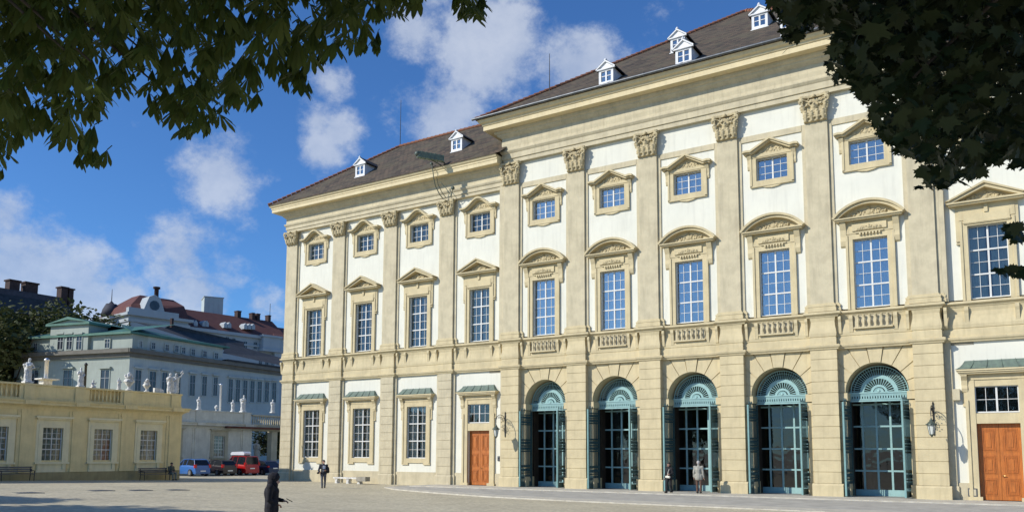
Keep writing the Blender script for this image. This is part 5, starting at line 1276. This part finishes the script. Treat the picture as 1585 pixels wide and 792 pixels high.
def small_bits():
    b = MB(); b.box(-.11, .11, -.05, 0, -.16, .16); b.box(-.08, .08, -.07, -.05, .04, .13, 1); b.box(-.08, .08, -.07, -.05, -.12, -.03, 1)
    o = b.build('intercom', [IRON, ZINC]); o.location = (-1.15, .28+DW, 1.95); tag(o, 'two small black intercom boxes right of the left brown door', 'intercom')
    b = MB(); b.box(-.2, .2, -.03, 0, -.2, .2); b.box(-.15, .15, -.034, -.03, -.15, .15, 1); o = b.build('metal_hatch', [ZINC, TRIM2]); o.location = (26.62, .20+DW, .5); tag(o, 'small grey square hatch in the plinth left of the right brown door', 'hatch')
    # floodlight boom below the left eave
    A = at(686, 246, Y=-1.0); z = A.z
    d = raydir(646, 239); t = (z-CAM.z)/d.z; Bp = CAM+d*t
    root = tag(empty('floodlight_boom', A), 'green copper floodlight box held out from the brown roof above the left eave', 'floodlight')
    D = Bp-A; L = min(D.length, 6.5); D.normalize(); side = D.cross(Vector((0, 0, 1)))
    m_ = MB(); h = .21
    def bx(a, b_, w, z0, z1, mi=0):
        P = [D*a+side*w, D*b_+side*w, D*b_-side*w, D*a-side*w]; v = [(p.x, p.y, zz) for zz in (z0, z1) for p in P]
        m_.add(v, [(3, 2, 1, 0), (4, 5, 6, 7), (0, 1, 5, 4), (1, 2, 6, 5), (2, 3, 7, 6), (3, 0, 4, 7)], mi)
    bx(0, L, .16, -h, h)
    for i in range(6): bx(L*i/6, L*i/6+.06, .19, -h-.03, h+.03)
    m_.build('housing', COPPER, root)
    m_ = MB(); q = Vector((0, 0, 0)); m_.tube([D*.1+Vector((0, 0, -.15)), D*.1+Vector((0, .5, -.3)), Vector((.3, 1.6, -.1))], .05, 6); m_.tube([D*L*.5+Vector((0, 0, -.2)), Vector((-.3, 1.2, -.4))], .04, 6); m_.ball((D*L+Vector((0, 0, .05)))[:], .2, 6); m_.build('bracket', IRONG, root)
    # swan neck pipes in front of the frieze
    pp = tag(empty('pipe_bracket', at(668, 256, Y=-.9)), 'thin green curved pipes hanging from the eave down to the fourth capital', 'pipe bracket'); o_ = pp.location
    P = [at(u, v, Y=y)-o_ for u, v, y in ((668, 253, -.95), (670, 264, -.95), (671.5, 276, -.8), (674, 288, -.6), (680, 300, -.3), (686, 308, -.05))]
    m_ = MB(); m_.tube(P, .032, 6); m_.tube([p+Vector((.25, 0, .05)) for p in P[2:]], .025, 6); m_.ball((0, 0, .1), .12, 6)
    P = [at(u, v, Y=y)-o_ for u, v, y in ((682, 282, -.3), (690, 291, -.3), (699, 303, -.15))]; m_.tube(P, .025, 5); P = [at(u, v, Y=y)-o_ for u, v, y in ((701, 289, -.4), (699, 303, -.15), (686, 308, -.05))]; m_.tube(P, .025, 5); m_.ball(at(701, 291, Y=-.4)-o_, .14, 5)
    m_.build('pipes', IRONG, pp)
small_bits()
for u, v, lb in ((40, 762, 'iron drain grate in the court paving, leftmost of the row'), (152, 758.5, 'iron drain grate in the paving before the third window of the yellow wing'), (212, 758, 'iron drain grate in the paving between the yellow wing and the hooded child'), (270, 757.5, 'iron drain grate in the paving nearest the seated person')):
    p = ground_at(u, v); b = MB(); b.box(-.55, .55, -.55, .55, -.05, .006)
    for i in range(7): b.box(-.48, .48, -.45+i*.14, -.38+i*.14, .006, .016)
    o = b.build('drain_grate', ZINC); o.location = p; tag(o, lb, 'drain grate', 'drain grates in the court')

# ------------------------------------------------------------------ benches
def stone_bench():
    p = at(548, 747, Z=gz(-9, -.7)); root = tag(empty('stone_bench', (p.x+.85, -.85, gz(p.x, -1.0))), 'long stone bench on three feet against the palace wall', 'bench')
    b = MB(); b.box(-1.3, 1.05, -.22, .22, .36, .46); b.build('seat', MARBLE, root)
    for x in (-1.05, .1, 1.2): f = MB(); f.prism([(-.14, 0), (.14, 0), (.09, .14), (.14, .36), (-.14, .36), (-.09, .14)], 'y', -.17, .17); o = f.build('foot', MARBLE, root); o.location = (x, 0, 0)
    e = MB(); e.box(1.06, 1.95, -.26, .24, .20, .52); e.build('end_block', mat('grey bench block', (.30, .28, .23), .9, .15, 3), root)
stone_bench()
def park_bench(label, u0, u1, v):
    p0 = ground_at(u0, v); y0 = at(u0, v, X=-23.9).y; y1 = at(u1, v, X=-23.9).y; L = y1-y0; c = (y0+y1)/2
    root = tag(empty('park_bench', (-23.9, c, gz(-23.9, c))), label, 'bench', 'park benches along the yellow wing')
    W_ = mat('grey bench wood', (.20, .18, .15), .8, .2, 5, .1, 30, stretch=(5, .5, 5))
    b = MB()
    for i in range(4): b.box(-.25+i*.13, -.15+i*.13, -L/2, L/2, .42, .45)
    b.build('seat', W_, root); b = MB()
    for i in range(3): b.box(-.33-.02*i, -.30-.02*i, -L/2, L/2, .55+i*.12, .64+i*.12)
    b.build('backrest', W_, root)
    for y in (-L/2+.12, L/2-.12): b = MB(); b.tube([(.2, 0, 0), (.2, 0, .62), (-.3, 0, .66)], .025, 5); b.tube([(-.32, 0, 0), (-.27, 0, .42), (-.35, 0, .86)], .025, 5); b.tube([(-.27, 0, .42), (.2, 0, .42)], .02, 5); o = b.build('end_frame', IRON, root); o.location = (0, y, 0)
    return root
park_bench('dark slatted park bench by the yellow wall at the left edge', -4, 53, 742)
pb2 = park_bench('dark slatted park bench with a person sitting at its right end', 218, 262, 746)

# ------------------------------------------------------------------ people
def fabric(name, col, var=.12): return mat(name, col, .9, var, 8, .3, 60)
SKIN = mat('skin', (.48, .27, .19), .55, .06, 8, .05, 80)
def person(label, loc, rz, H, J, cl, vox=.012, extras=None):
    """J: joints in metres for a 1.75 m figure facing -y; cl: dict of clothing materials"""
    k = H/1.75; V = lambda p: Vector(p)*k
    B_ = MB(); cap = lambda mb, a, b, r0, r1, n=10: capsule(mb, V(a), V(b), r0*k, r1*k, n)
    root = None
    hd, nk, ch, pv = J['head'], J['neck'], J['chest'], J['pelvis']
    f = Vector(J.get('face', (0, -1, 0))).normalized(); rgt = f.cross(Vector((0, 0, 1))).normalized(); upv = Vector((0, 0, 1))
    h = Vector(hd)
    cap(B_, h+upv*.035-f*.01, h+upv*.03+f*.01, .088, .086); cap(B_, h-upv*.05+f*.035, h-upv*.075+f*.05, .06, .042)
    cap(B_, h+f*.09-upv*.0, h+f*.115-upv*.028, .010, .016, 6); cap(B_, h+f*.085-upv*.062+rgt*.018, h+f*.085-upv*.062-rgt*.018, .012, .012, 6); cap(B_, h+f*.075+upv*.028+rgt*.03, h+f*.075+upv*.028-rgt*.03, .022, .022, 6)
    for s in (-1, 1): cap(B_, h+rgt*s*.09-upv*.01, h+rgt*s*.09+upv*.02, .014, .018, 6)
    cap(B_, nk, h-upv*.05, .055, .05); cap(B_, pv, ch, .13, .15); cap(B_, ch, nk, .14, .06)
    hands = []
    for s, n_ in ((-1, 'L'), (1, 'R')):
        sh, el, wr = Vector(J['sh'+n_]), Vector(J['el'+n_]), Vector(J['wr'+n_]); cap(B_, ch, sh, .11, .075); cap(B_, sh, el, .055, .042); cap(B_, el, wr, .042, .028)
        d = (wr-el).normalized(); d = (d+Vector(J.get('hd'+n_, (0, 0, 0)))).normalized(); w = d.cross(Vector(J.get('hp'+n_, (s, 0, 0)))).normalized(); pn = w.cross(d).normalized()
        # palm, four fingers and a thumb
        for q in (-1.5, -.5, .5, 1.5): cap(B_, wr+w*q*.010, wr+d*.085+w*q*.021, .017, .013, 6)
        for q, Lf in ((-1.5, .062), (-.5, .076), (.5, .08), (1.5, .07)):
            a = wr+d*.09+w*q*.021; b = a+d*Lf*.5-pn*s*Lf*.2; c = b+d*Lf*.3-pn*s*Lf*.4; cap(B_, a, b, .0095, .0085, 6); cap(B_, b, c, .0085, .0075, 6)
        a = wr+d*.02+w*.022; b = a+d*.04+w*.03-pn*s*.015; cap(B_, a, b, .014, .011, 6); cap(B_, b, b+d*.03-pn*s*.01, .011, .009, 6)
        hp, kn, an = Vector(J['hp_'+n_]), Vector(J['kn'+n_]), Vector(J['an'+n_]); cap(B_, pv, hp, .13, .1); cap(B_, hp, kn, .088, .058); cap(B_, kn, an, .055, .038)
        td = Vector(J.get('toe'+n_, (0, -1, 0))).normalized(); cap(B_, an-upv*.04, an-upv*.045+td*.14, .038, .032)
    root = remeshed(B_, 'person', SKIN, vox, smooth=1); root.location = loc; root.rotation_euler = (0, 0, rz); tag(root, label, 'person')
    # jacket or shirt
    t = MB(); jl = cl.get('jacket_len', .0); cap(t, Vector(pv)-upv*jl, Vector(pv)+upv*.12, .175 if jl > .05 else .165, .165); cap(t, Vector(pv)+upv*.12, ch, .16, .185); cap(t, ch, Vector(nk)-upv*.02, .17, .085)
    for s, n_ in ((-1, 'L'), (1, 'R')):
        sh, el, wr = Vector(J['sh'+n_]), Vector(J['el'+n_]), Vector(J['wr'+n_]); cap(t, ch, sh, .14, .095); cap(t, sh, el, .08, .063); cap(t, el, el.lerp(wr, .93), .062, .047); cap(t, Vector(pv), Vector(J['hp_'+n_]), .15, .12)
        if jl: cap(t, Vector(J['hp_'+n_])+upv*.05, Vector(J['hp_'+n_]).lerp(Vector(J['kn'+n_]), jl*2), .135, .12)
    remeshed(t, 'jacket', cl['jacket'], vox*1.2, root, smooth=2, rough=.008*k, rscale=9)
    t = MB()
    for s, n_ in ((-1, 'L'), (1, 'R')):
        hp, kn, an = Vector(J['hp_'+n_]), Vector(J['kn'+n_]), Vector(J['an'+n_]); cap(t, pv, hp, .135, .115); cap(t, hp, kn, .105, .075); cap(t, kn, an+upv*.03, .073, .062)
    remeshed(t, 'trousers', cl['trousers'], vox*1.2, root, smooth=1, rough=.008*k, rscale=9)
    for n_ in 'LR':
        t = MB(); an = Vector(J['an'+n_]); td = Vector(J.get('toe'+n_, (0, -1, 0))).normalized(); cap(t, an-upv*.03-td*.03, an-upv*.035+td*.15, .052, .044); remeshed(t, 'shoe', cl['shoes'], vox, root, smooth=1)
    if 'hair' in cl:
        t = MB(); cap(t, h+upv*.055-f*.03, h+upv*.05+f*.012, .094, .086); cap(t, h+upv*.04-f*.04, h-upv*.04-f*.045, .085, .06)
        remeshed(t, 'hair', cl['hair'], .012, root, smooth=1, rough=.008, rscale=20)
    if extras: extras(root, k, cap, V)
    return root
def stand(**kw):
    J = dict(head=(0, -.01, 1.64), neck=(0, 0, 1.50), chest=(0, .01, 1.30), pelvis=(0, 0, .98), shL=(-.19, .01, 1.42), shR=(.19, .01, 1.42), elL=(-.25, .03, 1.13), elR=(.25, .03, 1.13), wrL=(-.26, -.06, .88), wrR=(.26, -.06, .88),
             hp_L=(-.1, 0, .92), hp_R=(.1, 0, .92), knL=(-.11, -.02, .5), knR=(.11, -.02, .5), anL=(-.12, .02, .09), anR=(.12, .02, .09)); J.update(kw); return J
def toward_cam(p): return math.atan2(CAM.y-p.y, CAM.x-p.x)+math.pi/2       # rz so that -y faces the camera
NAVY = fabric('black jacket cloth', (.009, .008, .013)); BLK = fabric('black cloth', (.015, .015, .017)); JEAN = fabric('grey jeans', (.13, .13, .14)); SHOE = mat('dark shoe leather', (.02, .018, .016), .5, .1, 8, .05)
HAIRD = mat('dark hair', (.03, .022, .015), .6, .2, 30, .4, 60); HAIRG = mat('grey hair', (.42, .41, .39), .7, .15, 30, .4, 60)
# hooded child in front, seen from behind and the side, holding a phone
gp = CAM+raydir(422, 737)*16.0; pz = gz(gp.x, gp.y)
def hood(root, k, cap, V):
    h = Vector((.0, -.045, 1.60)); t = MB(); u_ = Vector((0, 0, 1)); cap(t, h+Vector((0, .035, .05)), h+Vector((0, .0, .045)), .132, .122); cap(t, h+Vector((0, .05, -.06)), h+Vector((0, .03, -.14)), .125, .12)
    cap(t, Vector((0, .02, 1.42)), Vector((0, -.02, 1.48)), .13, .12); cap(t, h+Vector((0, -.04, .08)), h+Vector((0, -.06, .06)), .09, .07)
    remeshed(t, 'hood', NAVY, .013, root, smooth=2, rough=.008, rscale=10)
    b = MB(); w = V(JH['wrR'])+Vector((-.045, -.125, .012)); b.box(-.035, .035, -.065, .065, -.006, .006); 
    ph = tag(b.build('phone', mat('dark phone', (.02, .02, .025), .2, .05, 3, 0)), 'thin dark phone held out by the hooded child', 'phone')
    ph.location = root.matrix_basis @ w; ph.rotation_euler = (R(28), 0, root.rotation_euler[2])
JH = stand(head=(0, -.06, 1.60), neck=(0, -.0, 1.47), face=(0, -1, -.35), elR=(.24, -.02, 1.12), wrR=(.12, -.25, 1.09), elL=(-.24, .02, 1.12), wrL=(-.06, -.14, 1.02), hpR=(0, 0, 1), hpL=(0, 0, -1))
rzh = toward_cam(gp)+R(78)
person('child in a black hooded jacket looking down at a phone, nearest the camera', (gp.x, gp.y, pz), rzh, (2.0-.13-pz)/1.72*1.75*.985, JH, dict(jacket=NAVY, trousers=BLK, shoes=SHOE, hair=HAIRD, jacket_len=.1), .0105, hood)
# man with a backpack
g1 = ground_at(500, 755)
def pack(root, k, cap, V):
    t = MB(); cap(t, (.14, .16, 1.12), (.14, .17, 1.32), .16, .13); cap(t, (.27, .04, 1.05), (.27, .08, 1.25), .12, .1); remeshed(t, 'backpack', BLK, .02, root, smooth=2, rough=.006, rscale=8)
    t = MB(); t.box(-.07*k, .08*k, -.205*k, -.17*k, 1.08*k, 1.42*k); t.build('shirt_front', fabric('white shirt', (.72, .74, .78)), root)
    t = MB(); cap(t, (.0, -.24, 1.17), (.02, -.3, 1.17), .045, .04); cap(t, (-.05, -.22, 1.17), (.07, -.22, 1.17), .045, .045); remeshed(t, 'camera', BLK, .015, root)
    t = MB(); cap(t, (-.27, -.12, 1.0), (-.36, -.12, .96), .07, .07); remeshed(t, 'bag', BLK, .02, root)
person('man with dark backpack, camera and light grey jeans walking near the palace corner', g1, toward_cam(g1)+R(8), 1.74, stand(elL=(-.3, .02, 1.12), wrL=(-.25, -.16, 1.0), elR=(.27, .02, 1.14), wrR=(.12, -.22, 1.12), anL=(-.08, -.1, .09), knL=(-.1, -.12, .5), anR=(.11, .12, .1), knR=(.11, .0, .5)),
       dict(jacket=fabric('dark blue jacket', (.025, .03, .045)), trousers=JEAN, shoes=SHOE, hair=HAIRD), .013, pack)
# man in a pale jacket at the third arch, from behind
g2 = at(1082, 765, Y=-1.5); g2.z = .13
person('grey haired man in a pale grey jacket seen from behind at the third arch', g2, math.pi*.03+math.pi, 1.78, stand(wrL=(-.27, -.02, .88), wrR=(.27, -.02, .88), anR=(.11, -.08, .09), knR=(.11, -.08, .5), anL=(-.1, .06, .1)),
       dict(jacket=fabric('pale grey jacket', (.34, .33, .28)), trousers=fabric('brown trousers', (.12, .07, .05)), shoes=SHOE, hair=HAIRG, jacket_len=.12), .013)
g3 = at(1036, 768, Y=-2.0); g3.z = .13
def bag(root, k, cap, V):
    t = MB(); t.tube([V((.14, -.17, 1.4)), V((.1, -.24, 1.2)), V((.06, -.24, 1.02))], .02, 5); cap(t, (-.02, -.25, .95), (.18, -.24, .93), .07, .075); remeshed(t, 'bag', fabric('cream bag', (.72, .70, .58)), .015, root, smooth=1)
    t = MB(); cap(t, (0, .05, 1.6), (0, .06, 1.48), .1, .09); remeshed(t, 'long_hair', HAIRD, .015, root)
person('woman dressed in black carrying a cream shoulder bag by the third arch', g3, toward_cam(g3)-R(35), 1.67, stand(anL=(-.08, -.16, .09), knL=(-.1, -.12, .5), anR=(.09, .14, .12), wrR=(.2, -.2, 1.1), elR=(.25, 0, 1.14)), dict(jacket=BLK, trousers=BLK, shoes=SHOE, hair=HAIRD), .013, bag)
# person on the bench
yb = pb2.location.y+1.25
JS = stand(head=(0, -.02, 1.17), neck=(0, .04, 1.03), chest=(0, .06, .84), pelvis=(0, .06, .54), shL=(-.18, .05, .95), shR=(.18, .05, .95), elL=(-.24, .0, .70), elR=(.24, .0, .70), wrL=(-.12, -.24, .66), wrR=(.12, -.24, .66), hp_L=(-.1, .03, .52), hp_R=(.1, .03, .52), knL=(-.14, -.42, .50), knR=(.12, -.40, .53), anL=(-.15, -.44, .09), anR=(.05, -.50, .09))
person('person in a grey green jacket sitting on the bench end beside the yellow wall', (-23.9, yb, gz(-23.9, yb)), R(90), 1.72, JS, dict(jacket=fabric('olive jacket', (.09, .095, .07)), trousers=fabric('khaki trousers', (.24, .23, .17)), shoes=SHOE, hair=HAIRD), .014)

# ------------------------------------------------------------------ cars
CARGLASS = mat('car glass', (.012, .014, .018), .06, .05, 1, 0)
RUB = mat('tyre rubber', (.015, .015, .015), .8, .1, 4, 0); RIM = mat('wheel rim', (.4, .4, .42), .35, .05, 2, 0, metal=.8); LAMP = mat('red tail lamp', (.45, .01, .01), .2, .05, 2, 0); PLATE = mat('number plate', (.75, .75, .72), .5, .02, 2, 0)
def car(label, col, L, Wd, H, style, loc, rz):
    """nose towards +x, tail at -x; body lofted from side-profile rings"""
    P = mat('car paint %.2f %.2f' % (col[0], col[2]), col, .28, .03, 1, 0, spec=.6); root = tag(empty('parked_car', loc, rz), label, 'car', 'cars parked behind the yellow wing')
    hw = Wd/2; zb = .22; 
    if style == 'hatch': belt = [(-L/2, .72), (-L/2+.05, .98), (-.2*L, 1.0), (.14*L, .98), (.40*L, .84), (L/2-.03, .66), (L/2, .5)]; roof = [(-L/2+.10, .98), (-L/2+.42, H-.08), (-.2*L, H), (.06*L, H-.03), (.27*L, .95)]
    elif style == 'van': belt = [(-L/2, .8), (-L/2+.03, 1.05), (-.2*L, 1.06), (.2*L, 1.04), (.42*L, .92), (L/2-.03, .72), (L/2, .5)]; roof = [(-L/2+.03, 1.05), (-L/2+.14, H-.05), (-.3*L, H), (.1*L, H-.03), (.30*L, 1.02)]
    else: belt = [(-L/2, .74), (-L/2+.12, .95), (-.2*L, .97), (.14*L, .95), (.40*L, .82), (L/2-.03, .64), (L/2, .5)]; roof = [(-L/2+.25, .96), (-L/2+.85, H-.1), (-.12*L, H), (.06*L, H-.04), (.26*L, .93)]
    b = MB(); n = len(belt)
    rows = []
    for (x, z) in belt:
        e = 1-max(0, (abs(x)-L*.40))/(L*.1)*.14
        rows.append([(x, -hw*e*.90, z+.0), (x, -hw*e, z-.16), (x, -hw*e, .45), (x, -hw*e*.94, zb), (x, hw*e*.94, zb), (x, hw*e, .45), (x, hw*e, z-.16), (x, hw*e*.90, z)])
    vs = [p for r_ in rows for p in r_]; k = 8
    b.add(vs, [(i*k+j, i*k+(j+1) % k, (i+1)*k+(j+1) % k, (i+1)*k+j) for i in range(n-1) for j in range(k)], 0, False); b.add(rows[0], [tuple(range(7, -1, -1))]); b.add(rows[-1], [tuple(range(8))])
    # greenhouse: glass below, painted roof above
    g = []
    for (x, z) in roof: t = (z-.95)/(H-.95); g.append((x, z, hw*(.90-.20*t)))
    vs = [(x, s*w, z) for (x, z, w) in g for s in (-1, 1)]
    gl = MB(); m_ = len(g)
    gl.add(vs, [(2*i, 2*i+1, 2*i+3, 2*i+2) for i in range(m_-1)]+[tuple(range(0, 2*m_, 2)), tuple(range(2*m_-1, 0, -2))])
    for i in range(1, m_-2):
        (x0, z0, w0), (x1, z1, w1) = g[i], g[i+1]; b.prism([(x0, z0-.02), (x1, z1-.02), (x1, z1+.015), (x0, z0+.015)], 'y', -min(w0, w1)-.015, min(w0, w1)+.015)
    for s in (-1, 1):
        for i in range(m_-1): (x0, z0, w0), (x1, z1, w1) = g[i], g[i+1]; b.tube([(x0, s*w0, z0), (x1, s*w1, z1)], .035, 5)
        for f_ in (.42, .68): x = g[1][0]*(1-f_)+g[-1][0]*f_; b.tube([(x, s*hw*.9, .95), (x-.05, s*hw*.71, H-.05)], .035, 5)
    b.build('body', P, root); gl.build('windows', CARGLASS, root)
    for sx in (-1, 1):
        for s in (-1, 1):
            w = MB(); w.prism([(.32*math.cos(i*math.pi/9), .32*math.sin(i*math.pi/9)) for i in range(18)], 'y', -.11, .11); o = w.build('wheel', RUB, root); o.location = (sx*L*.31, s*(hw-.09), .32)
            q = MB(); q.prism([(.2*math.cos(i*math.pi/6), .2*math.sin(i*math.pi/6)) for i in range(12)], 'y', -.125, .125); q.build('rim', RIM, o)
    for s in (-1, 1):
        t = MB(); zz = .92 if style != 'van' else 1.1; t.box(-L/2-.02, -L/2+.16, s*hw*.84-.1, s*hw*.84+.1, zz-.16, zz+(.14 if style != 'sedan' else .0)); t.build('tail_lamp', LAMP, root)
        t = MB(); t.box(.16*L, .16*L+.14, s*(hw+.1)-.08, s*(hw+.1)+.08, .96, 1.1); t.build('mirror', P, root)
    t = MB(); t.box(-L/2-.06, -L/2+.1, -hw*.84, hw*.84, .3, .52); t.build('bumper', P, root)
    t = MB(); t.box(-L/2-.075, -L/2-.06, -.26, .26, .42, .53) if style == 'hatch' else t.box(-L/2-.04, -L/2-.02, -.26, .26, .62, .73); t.build('number_plate', PLATE, root)
    if style == 'van':
        t = MB(); t.box(-L/2-.012, -L/2+.0, -.02, .02, 1.1, 1.6)
        t = MB(); t.prism([(-1.2, H+.12), (1.0, H+.12), (1.15, H+.22), (.9, H+.42), (-1.0, H+.46), (-1.25, H+.3)], 'y', -.38, .38)
        o = t.build('roof_box', mat('pale grey roof box', (.55, .58, .62), .4, .03, 2, 0)); o.location = loc; o.rotation_euler = (0, 0, rz); tag(o, 'pale grey luggage box on the roof of the red van', 'roof box')
        for x in (-.7, .5): t = MB(); t.box(x-.03, x+.03, -.6, .6, H+.01, H+.115); t.build('roof_bar', IRON, root)
    return root
cs = [((.035, .13, .38), 3.9, 1.7, 1.55, 'hatch', 300, 'bright blue hatchback parked leftmost, next to the yellow wing'), ((.02, .015, .02), 4.1, 1.72, 1.45, 'hatch', 341, 'black hatchback with red lamps parked between blue and red cars'),
      ((.38, .008, .01), 4.2, 1.75, 1.82, 'van', 375, 'red high roofed van carrying a pale roof box'), ((.015, .025, .07), 4.5, 1.78, 1.42, 'sedan', 409, 'dark blue saloon parked closest to the palace corner')]
for col, L, Wd, H, st, u, lb in cs:
    x = -36.2; y = at(u, 735, X=x).y; car(lb, col, L, Wd, H, st, (x-.4, y, gz(x, y)), R(180-6))
